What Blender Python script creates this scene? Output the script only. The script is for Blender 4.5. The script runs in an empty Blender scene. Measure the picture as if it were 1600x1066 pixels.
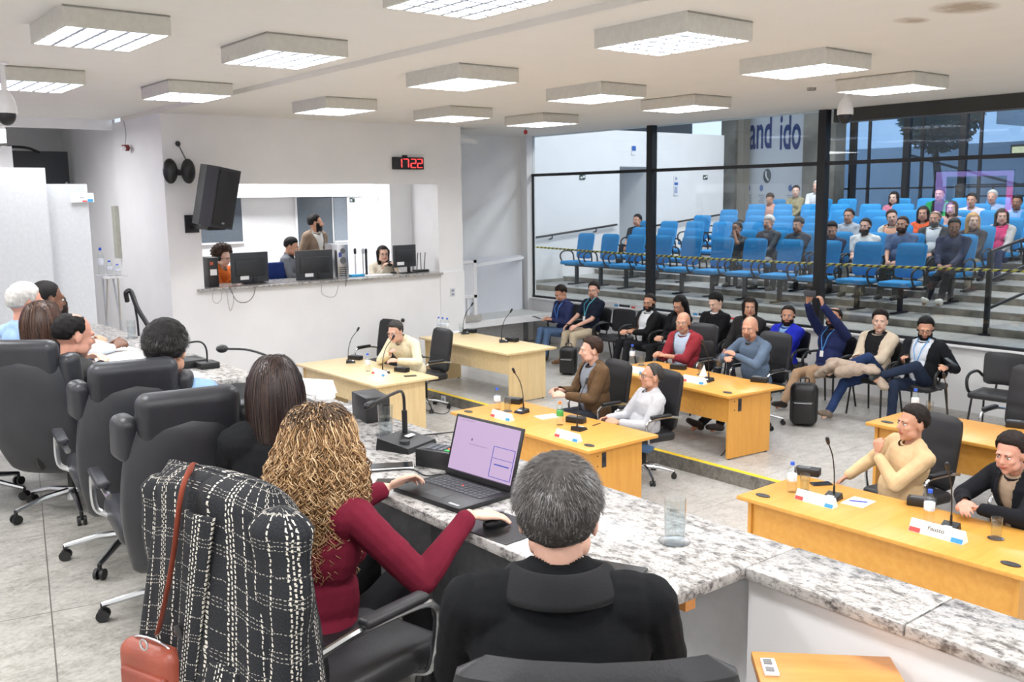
import bpy, bmesh, math, random
import numpy as np
from mathutils import Vector, Matrix
PI = math.pi; R = math.radians
random.seed(7); RNG = np.random.default_rng(7)
sc = bpy.context.scene
COL = sc.collection
V = Vector

# ---------------------------------------------------------------- camera, world, exposure
H = 2.8; FPX = 1490.0; YAW = R(38.63); PIT = R(8.53); ROL = R(-.71)
CF = V((math.sin(YAW)*math.cos(PIT), math.cos(YAW)*math.cos(PIT), -math.sin(PIT)))
_r = V((math.cos(YAW), -math.sin(YAW), 0)); _u = _r.cross(CF)
CR = _r*math.cos(ROL) + _u*math.sin(ROL); CU = _u*math.cos(ROL) - _r*math.sin(ROL)
cd = bpy.data.cameras.new('camera'); cam = bpy.data.objects.new('camera', cd); COL.objects.link(cam)
cam.matrix_world = Matrix(((CR.x, CU.x, -CF.x, 0), (CR.y, CU.y, -CF.y, 0), (CR.z, CU.z, -CF.z, H), (0, 0, 0, 1)))
cd.sensor_width = 36; cd.lens = 36*FPX/1600; cd.clip_start = .05; cd.clip_end = 300
cd.dof.use_dof = True; cd.dof.focus_distance = 3.2; cd.dof.aperture_fstop = 11
sc.camera = cam
sc.view_settings.view_transform = 'Standard'; sc.view_settings.look = 'None'
sc.view_settings.exposure = 0.42; sc.view_settings.gamma = 1
sc.cycles.use_denoising = True
sc.cycles.max_bounces = 7; sc.cycles.transparent_max_bounces = 12
sc.cycles.sample_clamp_indirect = 4
w = bpy.data.worlds.new('world'); sc.world = w; w.use_nodes = True
w.node_tree.nodes['Background'].inputs[0].default_value = (.60, .70, .82, 1)
w.node_tree.nodes['Background'].inputs[1].default_value = 1.8

def ray(x, y): return CF*FPX + CR*(x-800) - CU*(y-533)
def PZ(x, y, z):
    d = ray(x, y); p = d*((z-H)/d.z); return V((p.x, p.y, z))
def PY(x, y, Y):
    d = ray(x, y); p = d*(Y/d.y); return V((p.x, Y, p.z+H))
def PX(x, y, X):
    d = ray(x, y); p = d*(X/d.x); return V((X, p.y, p.z+H))

# ---------------------------------------------------------------- lights of the place
def area(name, loc, sx, sy, power, color=(.98, .985, 1), rot=(0, 0, 0)):
    l = bpy.data.lights.new(name, 'AREA'); l.shape = 'RECTANGLE'; l.size = sx; l.size_y = sy
    l.energy = power; l.color = color
    o = bpy.data.objects.new(name, l); o.location = loc; o.rotation_euler = rot; COL.objects.link(o); return o
LAMPS = [(3.2, 4.3), (4.95, 4.45), (6.95, 4.8), (8.9, 5.15),
         (1.93, 6.65), (3.31, 6.85), (5.1, 7.05), (7.0, 7.33), (8.7, 7.6),
         (2.2, 9.6), (3.65, 9.8), (5.4, 9.95), (7.15, 10.1), (8.76, 10.25)]
LP = 50
CZ = 3.92
for i, (x, y) in enumerate(LAMPS):
    area('lamp_light', (x, y, (CZ if x > 4.26 else CZ+.05)-.06), .58, .76, LP)
for x, y in [(-1.6, 1.2), (.6, 1.2), (2.8, 1.4), (5, 1.5), (7.2, 1.8), (9.4, 2.0), (-1.6, 4), (.7, 4.1), (-1.6, 7), (.2, 7),
             (-1.6, -1.6), (.8, -1.6), (3.2, -1.6), (5.6, -1.6), (8, -1.6)]:
    area('lamp_light', (x, y, CZ-.03), .56, .74, LP*.72)
area('booth_light', (6.2, 13.9, 3.55), 1.6, .5, 48)
area('booth_light', (8.4, 14.2, 3.55), .6, .5, 20)
area('corridor_light', (9.3, 16.5, 3.4), .8, 1.2, 50)
area('side_room_light', (2.2, 14.0, 3.8), 1.6, 1.6, 75)
for x in (14.2, 17.4):
    for y in (5.5, 9, 12.2):
        area('hall_light', (x, y, 6.3), .9, .9, 150, (1, .975, .95))

# ---------------------------------------------------------------- materials
def lin(c):
    return tuple((x/12.92 if x <= .04045 else ((x+.055)/1.055)**2.4) for x in (v/255 for v in c))
_mc = {}
class NT:
    def __init__(s, name):
        s.m = bpy.data.materials.new(name); s.m.use_nodes = True; s.t = s.m.node_tree
        s.b = s.t.nodes['Principled BSDF']; s.out = s.t.nodes['Material Output']
    def n(s, typ, **k):
        nd = s.t.nodes.new(typ)
        for a, v in k.items(): setattr(nd, a, v)
        return nd
    def l(s, a, b): s.t.links.new(a, b)
    def math(s, op, a, b=None, c=None):
        nd = s.n('ShaderNodeMath', operation=op)
        for i, v in enumerate((a, b, c)):
            if v is None: continue
            if isinstance(v, (int, float)): nd.inputs[i].default_value = v
            else: s.l(v, nd.inputs[i])
        return nd.outputs[0]
    def coord(s, kind='Object'): return s.n('ShaderNodeTexCoord').outputs[kind]
    def noise(s, scale, detail=3, vec=None, rough=.5):
        nd = s.n('ShaderNodeTexNoise'); nd.inputs['Scale'].default_value = scale; nd.inputs['Detail'].default_value = detail
        nd.inputs['Roughness'].default_value = rough
        s.l(vec if vec is not None else s.coord(), nd.inputs['Vector']); return nd
    def map(s, vec, scale=(1, 1, 1), rot=(0, 0, 0)):
        nd = s.n('ShaderNodeMapping'); nd.inputs['Scale'].default_value = scale; nd.inputs['Rotation'].default_value = rot
        s.l(vec, nd.inputs['Vector']); return nd.outputs[0]
    def ramp(s, fac, stops):
        nd = s.n('ShaderNodeValToRGB'); e = nd.color_ramp.elements
        while len(e) < len(stops): e.new(.5)
        for i, (p, c) in enumerate(stops):
            e[i].position = p; e[i].color = (*lin(c), 1)
        s.l(fac, nd.inputs[0]); return nd.outputs[0]
    def mix(s, fac, a, b):
        nd = s.n('ShaderNodeMix', data_type='RGBA')
        for i, v in ((0, fac), (6, a), (7, b)):
            if isinstance(v, (int, float)): nd.inputs[i].default_value = v
            elif isinstance(v, tuple): nd.inputs[i].default_value = (*lin(v), 1)
            else: s.l(v, nd.inputs[i])
        return nd.outputs[2]
    def bump(s, h, strength=.3, dist=.01):
        nd = s.n('ShaderNodeBump'); nd.inputs['Strength'].default_value = strength; nd.inputs['Distance'].default_value = dist
        s.l(h, nd.inputs['Height']); s.l(nd.outputs[0], s.b.inputs['Normal'])
    def base(s, c, rough=.5, metal=0, spec=None):
        if isinstance(c, tuple): s.b.inputs['Base Color'].default_value = (*lin(c), 1)
        else: s.l(c, s.b.inputs['Base Color'])
        s.b.inputs['Roughness'].default_value = rough; s.b.inputs['Metallic'].default_value = metal
        if spec is not None: s.b.inputs['Specular IOR Level'].default_value = spec
def mat(c, rough=.5, metal=0, var=.06, scale=30, bump=0, bs=None, spec=None, name='plain', stretch=None):
    """procedural plain surface: small noise variation of the colour plus optional bump"""
    k = (c, rough, metal, var, scale, bump, bs, spec, stretch)
    if k in _mc: return _mc[k]
    t = NT(name)
    vec = None
    if stretch: vec = t.map(t.coord(), stretch)
    nz = t.noise(scale, 3, vec)
    lo = tuple(max(0, v*(1-var)) for v in c); hi = tuple(min(255, v*(1+var)) for v in c)
    t.base(t.ramp(nz.outputs[0], [(.3, lo), (.7, hi)]), rough, metal, spec)
    if bump:
        n2 = t.noise(bs or scale, 4, vec); t.bump(n2.outputs[0], bump, .004)
    _mc[k] = t.m; return t.m
def fabric(c, rough=.9, var=.035):
    return mat(c, rough, 0, var, 14, .25, 260, spec=.2, name='fabric')
def leather(c, rough=.42): return mat(c, rough, 0, .08, 6, .25, 180, spec=.45, name='leather')
def metal(c=(200, 202, 205), rough=.22): return mat(c, rough, 1, .03, 10, name='metal')
def plastic(c, rough=.4): return mat(c, rough, 0, .05, 40, .05, 300, name='plastic')
def emis(c, s, name='glow'):
    t = NT(name); t.base((10, 10, 10)); t.b.inputs['Emission Color'].default_value = (*lin(c), 1)
    t.b.inputs['Emission Strength'].default_value = s; return t.m
def glassy(tint=(235, 242, 245), fac=1.0, name='glass', ior=1.45):
    t = NT(name); tr = t.n('ShaderNodeBsdfTransparent'); tr.inputs[0].default_value = (*lin(tint), 1)
    gl = t.n('ShaderNodeBsdfGlossy'); gl.inputs['Roughness'].default_value = .01
    ge = t.n('ShaderNodeNewGeometry'); dt = t.n('ShaderNodeVectorMath', operation='DOT_PRODUCT')
    t.l(ge.outputs['Normal'], dt.inputs[0]); t.l(ge.outputs['Incoming'], dt.inputs[1])
    q = t.math('POWER', t.math('SUBTRACT', 1, t.math('ABSOLUTE', dt.outputs['Value'])), 5)
    r0 = ((ior-1)/(ior+1))**2; f = t.math('MULTIPLY', t.math('ADD', r0, t.math('MULTIPLY', q, 1-r0)), fac)
    mx = t.n('ShaderNodeMixShader'); t.l(f, mx.inputs[0]); t.l(tr.outputs[0], mx.inputs[1]); t.l(gl.outputs[0], mx.inputs[2])
    t.l(mx.outputs[0], t.out.inputs[0]); return t.m
def wood(c0, c1, axis='Y', rough=.32, s=1.0):
    t = NT('wood'); sc_ = {'Y': (9*s, .8*s, 9*s), 'X': (.8*s, 9*s, 9*s), 'Z': (9*s, 9*s, .8*s)}[axis]
    v = t.map(t.coord(), sc_); n1 = t.noise(2.2, 6, v, .6); n2 = t.noise(14, 3, v)
    f = t.math('ADD', t.math('MULTIPLY', n1.outputs[0], .75), t.math('MULTIPLY', n2.outputs[0], .25))
    t.base(t.ramp(f, [(.3, c0), (.7, c1)]), rough); t.bump(n2.outputs[0], .04, .002); return t.m

M = {}
M['wall'] = mat((240, 240, 241), .75, var=.012, scale=2.0, bump=.12, bs=60)
M['ceil'] = mat((232, 229, 223), .8, var=.012, scale=1.5, bump=.1, bs=80)
M['white'] = mat((238, 238, 240), .5, var=.01)
M['blackm'] = mat((22, 22, 24), .4, var=.1)
M['frame'] = mat((24, 25, 28), .45, var=.1)
M['chrome'] = metal()
M['alu'] = metal((215, 217, 220), .32)
M['leather'] = leather((46, 47, 52), .38)
M['leather2'] = leather((34, 34, 37), .45)
M['plas'] = plastic((26, 26, 28), .42)
M['plas2'] = plastic((48, 50, 53), .45)
M['glass'] = glassy((226, 230, 232), 1.15, ior=1.5)
M['clear'] = glassy((250, 252, 252), 1.8, 'drink_glass')
M['water'] = glassy((246, 249, 251), 1.0, 'water', 1.33)
M['wood_o'] = wood((212, 150, 62), (226, 168, 82), 'Y')
M['wood_oe'] = wood((208, 146, 60), (222, 164, 78), 'Z')
M['wood_l'] = wood((216, 190, 140), (234, 212, 166), 'Y')
M['wood_le'] = wood((214, 186, 136), (232, 208, 160), 'Z')
M['wood_t'] = wood((196, 128, 62), (222, 156, 84), 'Y')
M['paper'] = mat((244, 244, 244), .7, var=.01)
M['red'] = mat((214, 70, 66), .5); M['blue'] = mat((60, 150, 205), .5)
M['seatblue'] = fabric((58, 146, 206), .85)
M['yellow'] = mat((240, 206, 40), .6)

def granite():
    t = NT('granite'); c = t.coord()
    n1 = t.noise(34, 8, t.map(c, (1.0, .6, 1)), .7); n2 = t.noise(95, 5, c, .6); n3 = t.noise(5, 3, c)
    vo = t.n('ShaderNodeTexVoronoi'); vo.inputs['Scale'].default_value = 46; t.l(t.map(c, (1, .5, 1), (0, 0, .5)), vo.inputs['Vector'])
    a = t.ramp(n1.outputs[0], [(.37, (96, 94, 93)), (.455, (150, 147, 144)), (.53, (182, 179, 176)), (.75, (194, 192, 189))])
    b = t.ramp(n2.outputs[0], [(.32, (120, 118, 118)), (.43, (255, 255, 255))])
    nd = t.n('ShaderNodeMix', data_type='RGBA', blend_type='MULTIPLY'); nd.inputs[0].default_value = .75
    t.l(a, nd.inputs[6]); t.l(b, nd.inputs[7])
    d = t.ramp(vo.outputs['Distance'], [(.0, (120, 112, 108)), (.16, (255, 255, 255))])
    nd2 = t.n('ShaderNodeMix', data_type='RGBA', blend_type='MULTIPLY'); t.l(t.math('MULTIPLY', n3.outputs[0], .9), nd2.inputs[0])
    t.l(nd.outputs[2], nd2.inputs[6]); t.l(d, nd2.inputs[7])
    t.base(nd2.outputs[2], .22); return t.m
M['granite'] = granite()
def floorstone(c0, c1, c2, tile=1.35, rot=0.0, rough=.35):
    t = NT('stone_floor'); c = t.coord()
    n1 = t.noise(7, 9, t.map(c, (1, 1.7, 1), (0, 0, .7)), .75); n2 = t.noise(42, 4, c, .7)
    f = t.math('ADD', t.math('MULTIPLY', n1.outputs[0], .6), t.math('MULTIPLY', n2.outputs[0], .4))
    a = t.ramp(f, [(.38, c0), (.5, c1), (.62, c2)])
    br = t.n('ShaderNodeTexBrick'); br.offset = 0; br.inputs['Scale'].default_value = 1
    br.inputs['Mortar Size'].default_value = .003; br.inputs['Brick Width'].default_value = tile; br.inputs['Row Height'].default_value = tile
    t.l(t.map(c, (1, 1, 1), (0, 0, rot)), br.inputs['Vector'])
    t.base(t.mix(br.outputs['Fac'], a, tuple(int(v*.75) for v in c0)), rough); return t.m
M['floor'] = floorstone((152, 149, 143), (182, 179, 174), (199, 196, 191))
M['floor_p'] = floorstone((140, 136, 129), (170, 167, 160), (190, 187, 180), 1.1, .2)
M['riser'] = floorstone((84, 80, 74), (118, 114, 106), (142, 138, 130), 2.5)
M['stepc'] = floorstone((150, 148, 142), (182, 180, 174), (200, 198, 192), 1.8)

# ---------------------------------------------------------------- mesh builder
_rb = {}
def _rbox(dx, dy, dz, r, seg):
    k = (round(dx, 4), round(dy, 4), round(dz, 4), round(r, 4), seg)
    if k not in _rb:
        bm = bmesh.new(); bmesh.ops.create_cube(bm, size=1)
        bmesh.ops.scale(bm, vec=(dx, dy, dz), verts=bm.verts)
        if r > 0: bmesh.ops.bevel(bm, geom=list(bm.edges), offset=min(r, min(dx, dy, dz)*.49), segments=seg, profile=.5, affect='EDGES')
        bm.verts.index_update()
        _rb[k] = ([v.co.copy() for v in bm.verts], [[v.index for v in f.verts] for f in bm.faces]); bm.free()
    return _rb[k]
def frame_to(d, up=V((0, 0, 1))):
    d = V(d).normalized()
    if abs(d.dot(up)) > .99: up = V((1, 0, 0)) if abs(d.x) < .9 else V((0, 1, 0))
    x = d.cross(up).normalized() if False else up.cross(d).normalized(); y = d.cross(x)
    return Matrix((x, y, d)).transposed()
class MB:
    def __init__(s): s.v = []; s.f = []; s.mi = []; s.m = 0; s.M = Matrix(); s.uv = None
    def add(s, vs, fs):
        o = len(s.v); Mx = s.M
        s.v += [Mx @ V(v) for v in vs]; s.f += [[i+o for i in f] for f in fs]; s.mi += [s.m]*len(fs); return s
    def box(s, x0, x1, y0, y1, z0, z1, r=0, seg=2):
        return s.rbox(((x0+x1)/2, (y0+y1)/2, (z0+z1)/2), (abs(x1-x0), abs(y1-y0), abs(z1-z0)), r, seg)
    def rbox(s, c, d, r=.005, seg=2, rot=None):
        vs, fs = _rbox(*d, r, seg); c = V(c)
        if rot is not None: return s.add([rot @ v + c for v in vs], fs)
        return s.add([v + c for v in vs], fs)
    def cyl(s, p0, p1, r0, r1=None, n=16):
        r1 = r0 if r1 is None else r1; p0 = V(p0); p1 = V(p1); F = frame_to(p1-p0); vs = []
        for p, r in ((p0, r0), (p1, r1)):
            for i in range(n): a = 2*PI*i/n; vs.append(p + F @ V((math.cos(a)*r, math.sin(a)*r, 0)))
        fs = [[i, (i+1) % n, n+(i+1) % n, n+i] for i in range(n)] + [list(range(n))[::-1], list(range(n, 2*n))]
        return s.add(vs, fs)
    def tube(s, pts, r, n=8, closed=False, flat=1.0):
        pts = [V(p) for p in pts]
        if not closed and 3 <= len(pts) <= 12 and not isinstance(r, (list, tuple)):
            q = [pts[0]*2-pts[1]]+pts+[pts[-1]*2-pts[-2]]; o_ = []
            for i in range(1, len(q)-2):
                a, b, c, d = q[i-1:i+3]; L_ = (c-b).length
                m1 = (c-a)*.5; m2 = (d-b)*.5
                if m1.length > L_*1.1: m1 = m1.normalized()*L_*1.1
                if m2.length > L_*1.1: m2 = m2.normalized()*L_*1.1
                for k_ in range(5):
                    t = k_/5; o_.append(b*(2*t**3-3*t*t+1)+m1*(t**3-2*t*t+t)+c*(3*t*t-2*t**3)+m2*(t**3-t*t))
            pts = o_+[pts[-1]]
        m = len(pts); vs = []; up = V((0, 0, 1)); prev = None
        for i, p in enumerate(pts):
            a = pts[i-1] if (i or closed) else p; b = pts[(i+1) % m] if (i < m-1 or closed) else p
            d = (b-a)
            d = d.normalized() if d.length > 1e-9 else V((0, 0, 1))
            if prev is None:
                u = up if abs(d.z) < .9 else V((1, 0, 0)); x = (u - d*u.dot(d)).normalized()
            else:
                x = prev - d*prev.dot(d); x = x.normalized() if x.length > 1e-6 else prev
            prev = x; y = d.cross(x); rr = r[i] if isinstance(r, (list, tuple)) else r
            for k in range(n):
                t = 2*PI*k/n; vs.append(p + x*math.cos(t)*rr*flat + y*math.sin(t)*rr)
        fs = []
        for i in range(m if closed else m-1):
            for k in range(n):
                a = i*n+k; b = i*n+(k+1) % n; j = ((i+1) % m)*n; fs.append([a, b, j+(k+1) % n, j+k])
        if not closed: fs += [list(range(n))[::-1], list(range((m-1)*n, m*n))]
        return s.add(vs, fs)
    def lathe(s, prof, c=(0, 0, 0), n=24, F=None):
        c = V(c); vs = []; fs = []; m = len(prof)
        for r, z in prof:
            for k in range(n):
                a = 2*PI*k/n; p = V((math.cos(a)*r, math.sin(a)*r, z)); vs.append((F @ p if F else p) + c)
        for i in range(m-1):
            for k in range(n):
                a = i*n+k; b = i*n+(k+1) % n; fs.append([a, b, b+n, a+n])
        if prof[0][0] > 1e-5: fs.append(list(range(n))[::-1])
        if prof[-1][0] > 1e-5: fs.append(list(range((m-1)*n, m*n)))
        return s.add(vs, fs)
    def ell(s, c, r, F=None, nu=14, nv=9):
        if isinstance(r, (int, float)): r = (r, r, r)
        c = V(c); vs = []; fs = []
        vs.append(V((0, 0, r[2])))
        for i in range(1, nv):
            t = PI*i/nv
            for k in range(nu):
                a = 2*PI*k/nu; vs.append(V((math.sin(t)*math.cos(a)*r[0], math.sin(t)*math.sin(a)*r[1], math.cos(t)*r[2])))
        vs.append(V((0, 0, -r[2])))
        if F: vs = [F @ v for v in vs]
        vs = [v + c for v in vs]
        for k in range(nu): fs.append([0, 1+k, 1+(k+1) % nu])
        for i in range(nv-2):
            for k in range(nu):
                a = 1+i*nu+k; b = 1+i*nu+(k+1) % nu; fs.append([a, a+nu, b+nu, b])
        L = len(vs)-1; o = 1+(nv-2)*nu
        for k in range(nu): fs.append([L, o+(k+1) % nu, o+k])
        return s.add(vs, fs)
    def cap(s, p0, p1, r0, r1=None, n=12, asp=1.0, up=None):
        """closed tapered limb with rounded ends; asp squashes it along the frame's y"""
        r1 = r0 if r1 is None else r1; p0 = V(p0); p1 = V(p1); L = (p1-p0).length
        F = frame_to(p1-p0, up or V((0, 0, 1))); prof = [(0, -r0)]
        for i in range(1, 4): a = PI/2*i/4; prof.append((math.sin(a)*r0, -math.cos(a)*r0))
        prof += [(r0, 0), ((r0+r1)/2, L/2), (r1, L)]
        for i in range(1, 4): a = PI/2*i/4; prof.append((math.cos(a)*r1, L+math.sin(a)*r1))
        prof.append((0, L+r1)); vs = [p0 + F @ V((0, 0, prof[0][1]))]; fs = []
        for r, z in prof[1:-1]:
            for k in range(n): a = 2*PI*k/n; vs.append(p0 + F @ V((math.cos(a)*r, math.sin(a)*r*asp, z)))
        vs.append(p0 + F @ V((0, 0, prof[-1][1]))); m = len(prof)-2
        for k in range(n): fs.append([0, 1+(k+1) % n, 1+k])
        for i in range(m-1):
            for k in range(n):
                a = 1+i*n+k; b = 1+i*n+(k+1) % n; fs.append([a, b, b+n, a+n])
        e = len(vs)-1; o = 1+(m-1)*n
        for k in range(n): fs.append([e, o+k, o+(k+1) % n])
        return s.add(vs, fs)
    def prism(s, poly, z0, z1):
        n = len(poly); vs = [(x, y, z0) for x, y in poly] + [(x, y, z1) for x, y in poly]
        return s.add(vs, [list(range(n))[::-1], list(range(n, 2*n))] + [[i, (i+1) % n, n+(i+1) % n, n+i] for i in range(n)])
    def quad(s, a, b, c, d): return s.add([a, b, c, d], [[0, 1, 2, 3]])
    def grid(s, nu, nv, fn, cu=False):
        vs = [fn(i/(nu if cu else nu-1), j/(nv-1)) for j in range(nv) for i in range(nu)]; fs = []
        for j in range(nv-1):
            for i in range(nu if cu else nu-1):
                a = j*nu+i; b = j*nu+(i+1) % nu; fs.append([a, b, b+nu, a+nu])
        return s.add(vs, fs)
    def mesh(s, name, mats, ang=35, smooth=True):
        me = bpy.data.meshes.new(name); me.from_pydata(s.v, [], s.f)
        for m in (mats if isinstance(mats, (list, tuple)) else [mats]): me.materials.append(m)
        if any(s.mi): me.polygons.foreach_set('material_index', s.mi)
        if smooth:
            me.shade_smooth(); me.set_sharp_from_angle(angle=R(ang))
        return me
    def build(s, name, mats, parent=None, ang=35, smooth=True, label=None, cat=None, group=None, kind=None, loc=None):
        o = bpy.data.objects.new(name, s.mesh(name, mats, ang, smooth)); COL.objects.link(o)
        if parent: o.parent = parent
        if loc: o.location = loc
        tag(o, label, cat, group, kind); return o
def tag(o, label=None, cat=None, group=None, kind=None):
    for k, v in (('label', label), ('category', cat), ('group', group), ('kind', kind)):
        if v: o[k] = v
    return o
def thing(name, label, cat, loc=(0, 0, 0), rz=0, group=None):
    o = bpy.data.objects.new(name, None); COL.objects.link(o); o.empty_display_size = .05
    o.location = loc; o.rotation_euler = (0, 0, rz); return tag(o, label, cat, group)
KIDS = {}
def kids(o): return [c for c in bpy.data.objects if c.parent == o]
def dup(root, loc, rz, label=None, group=None):
    if root.name not in KIDS:
        KIDS[root.name] = [(c, kids(c)) for c in kids(root)]
    r = root.copy(); COL.objects.link(r); r.location = loc; r.rotation_euler = (0, 0, rz)
    if label: r['label'] = label
    if group: r['group'] = group
    for c, gs in KIDS[root.name]:
        d = c.copy(); COL.objects.link(d); d.parent = r
        for g in gs:
            e = g.copy(); COL.objects.link(e); e.parent = d
    return r
def first(fn, cache={}):
    """returns placer(loc, rz, label, group) which moves the prototype first and copies it afterwards"""
    st = {}
    def place(loc, rz, label, group=None):
        if 'p' not in st:
            st['p'] = fn(); p = st['p']; st['used'] = True
            KIDS[p.name] = [(c, kids(c)) for c in kids(p)]
            p.location = loc; p.rotation_euler = (0, 0, rz); tag(p, label, None, group); return p
        return dup(st['p'], loc, rz, label, group)
    return place
def text(body, size, name, material, parent=None, loc=(0, 0, 0), rot=(0, 0, 0), ext=.001, off=0, align='CENTER', xs=1.0, **k):
    cu = bpy.data.curves.new(name, 'FONT'); cu.body = body; cu.size = size; cu.extrude = ext; cu.offset = off
    cu.align_x = align; cu.align_y = 'CENTER'
    t = bpy.data.objects.new(name, cu); COL.objects.link(t)
    dg = bpy.context.evaluated_depsgraph_get(); me = bpy.data.meshes.new_from_object(t.evaluated_get(dg))
    bpy.data.objects.remove(t); me.materials.clear(); me.materials.append(material)
    o = bpy.data.objects.new(name, me); COL.objects.link(o); o.location = loc; o.rotation_euler = rot; o.scale = (xs, 1, 1)
    if parent: o.parent = parent
    tag(o, k.get('label'), k.get('cat'), k.get('group'), k.get('kind')); return o
ORD = ['first', 'second', 'third', 'fourth', 'fifth', 'sixth', 'seventh', 'eighth', 'ninth', 'tenth', 'eleventh', 'twelfth', 'thirteenth']
# ================================================================ THE SETTING
PZP = 1.05      # podium floor
DZ = 1.77       # granite desk top
UF = .14        # upper floor
GX = 11.5       # glass wall
BY = 12.4       # booth wall
def struct(name, mb, m, parent=None, ang=35, smooth=False):
    return mb.build(name, m, parent, ang, smooth, kind=None if parent else 'structure')
def bx(*a, **k): return MB().box(*a, **k)
struct('floor', bx(2.28, 7.3, -4, BY+.1, -.2, 0), M['floor'])
struct('floor_upper', bx(7.3, GX+.05, -4, 14, -.2, UF), M['floor'])
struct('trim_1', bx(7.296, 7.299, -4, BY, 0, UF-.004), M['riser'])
tag(bx(7.3, 7.36, -4, BY, UF, UF+.003).build('floor_tape', M['yellow']), 'yellow strip of tape along the edge of the floor step', 'tape')
struct('floor_podium', bx(-3, 2.28, -4, 17.5, -.2, PZP), M['floor_p'])
struct('floor_landing', bx(2.28, 4.26, 9.4, 17.5, -.2, .62), M['floor_p'])
cl = MB(); cl.box(4.26, GX+.3, -4, 14, CZ, CZ+.2); cl.box(-3, 4.26, -4, 14.5, CZ+.05, CZ+.2)
def ceilmat():
    t = NT('painted_ceiling'); c = t.coord(); n = t.noise(2.4, 6, c, .65); n1 = t.noise(9, 5, c, .7)
    # damp stain with a shape of its own
    sx = t.n('ShaderNodeSeparateXYZ'); t.l(c, sx.inputs[0])
    def blob(cx, cy, rx, ry):
        a = t.math('DIVIDE', t.math('SUBTRACT', sx.outputs[0], cx), rx); b = t.math('DIVIDE', t.math('SUBTRACT', sx.outputs[1], cy), ry)
        return t.math('SUBTRACT', 1, t.math('ADD', t.math('MULTIPLY', a, a), t.math('MULTIPLY', b, b)))
    f = t.math('MAXIMUM', blob(5.98, 3.0, .26, .2), t.math('MULTIPLY', blob(6.12, 3.42, .16, .11), .8))
    f = t.math('MAXIMUM', f, 0); f = t.math('MULTIPLY', f, t.math('POWER', n1.outputs[0], 1.3)); f = t.math('MINIMUM', t.math('MULTIPLY', f, 2.2), .75)
    t.base(t.mix(f, t.ramp(n.outputs[0], [(.3, (233, 230, 223)), (.7, (236, 233, 227))]), (150, 128, 98)), .8); return t.m
struct('ceiling', cl, ceilmat())
struct('trim_2', bx(4.22, 4.26, -4, BY, CZ, CZ+.05), M['ceil'])
# booth wall with its long opening
OX0, OX1, OZ0, OZ1 = 4.70, 8.47, 1.66, 3.03
wb = MB(); wb.box(4.26, 8.93, BY, BY+.16, 0, OZ0-.03); wb.box(4.26, 8.93, BY, BY+.16, OZ1, CZ)
wb.box(4.26, OX0, BY, BY+.16, OZ0-.03, OZ1); wb.box(OX1, 8.93, BY, BY+.16, OZ0-.03, OZ1)
wb.box(8.77, 8.93, BY+.16, 14.0, 0, CZ); wb.box(8.93, GX+.1, 13.9, 14.05, 0, CZ)
struct('wall_back', wb, M['wall'])
struct('trim_3', bx(8.47, 8.93, BY-.03, BY, 0, OZ0), M['wall'])
struct('trim_4', bx(4.60, 8.5, BY-.07, BY+.75, OZ0-.03, OZ0, r=.004), M['granite'])
wl = MB(); wl.box(4.26, 4.34, BY+.16, 14.4, 0, CZ); wl.box(-3.1, 4.26, 14.4, 14.5, 3.83, CZ+.1)
struct('wall_side', wl, M['wall'])
struct('wall_left', bx(-3.1, -3, -4, 17.5, 0, CZ+.1), M['wall'])
struct('wall_rear', bx(-3, GX, -4.1, -4, 0, CZ+.1), M['wall'])
# booth room
wi = MB(); wi.box(4.34, 8.31, 15, 15.1, .9, 3.7); wi.box(8.31, 8.98, 15, 15.1, 2.84, 3.7); wi.box(8.98, 9.4, 15, 15.1, .9, 3.7)
wi.box(8.34, 8.62, 13.60, 13.66, .9, 3.7); wi.box(8.63, 9.0, 13.62, 13.66, .9, 3.7); wi.box(4.34, 8.62, 14.6, 14.98, 2.86, 3.7)
wi.box(4.34, 9.4, 12.6, 15.1, 3.68, 3.75)
struct('wall_booth', wi, M['wall'])
struct('floor_booth', bx(4.34, 9.4, BY+.16, 18.2, .8, .9), M['floor'])
wc = MB(); wc.box(7.6, 7.7, 15.1, 18.2, .9, 3.7); wc.box(10.3, 10.4, 15.1, 18.2, .9, 3.7); wc.box(7.6, 10.4, 18.2, 18.3, .9, 3.7); wc.box(7.6, 10.4, 15.1, 18.2, 3.68, 3.75)
struct('wall_corridor', wc, M['wall'])
dk = mat((96, 105, 114), .25, var=.04); dk2 = mat((150, 160, 170), .3, var=.03)
for i, (a, b, z0, m) in enumerate(((5.2, 6.36, 2.15, dk), (7.34, 8.02, 1.8, dk), (8.03, 8.29, 2.1, dk2))):
    t = thing('window', None, None); t.name = 'window_%d' % (i+1); t['kind'] = 'structure'
    bx(a, b, 14.965, 14.99, z0, 2.85).build('pane', m, t); f = MB()
    for q in ((a-.03, a, z0-.03, 2.88), (b, b+.03 if i < 1 else b+.008, z0-.03, 2.88)): f.box(q[0], q[1], 14.95, 14.995, q[2], q[3])
    f.box(a, b, 14.95, 14.995, z0-.03, z0); f.build('window_frame', M['white'], t, smooth=False)
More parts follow.
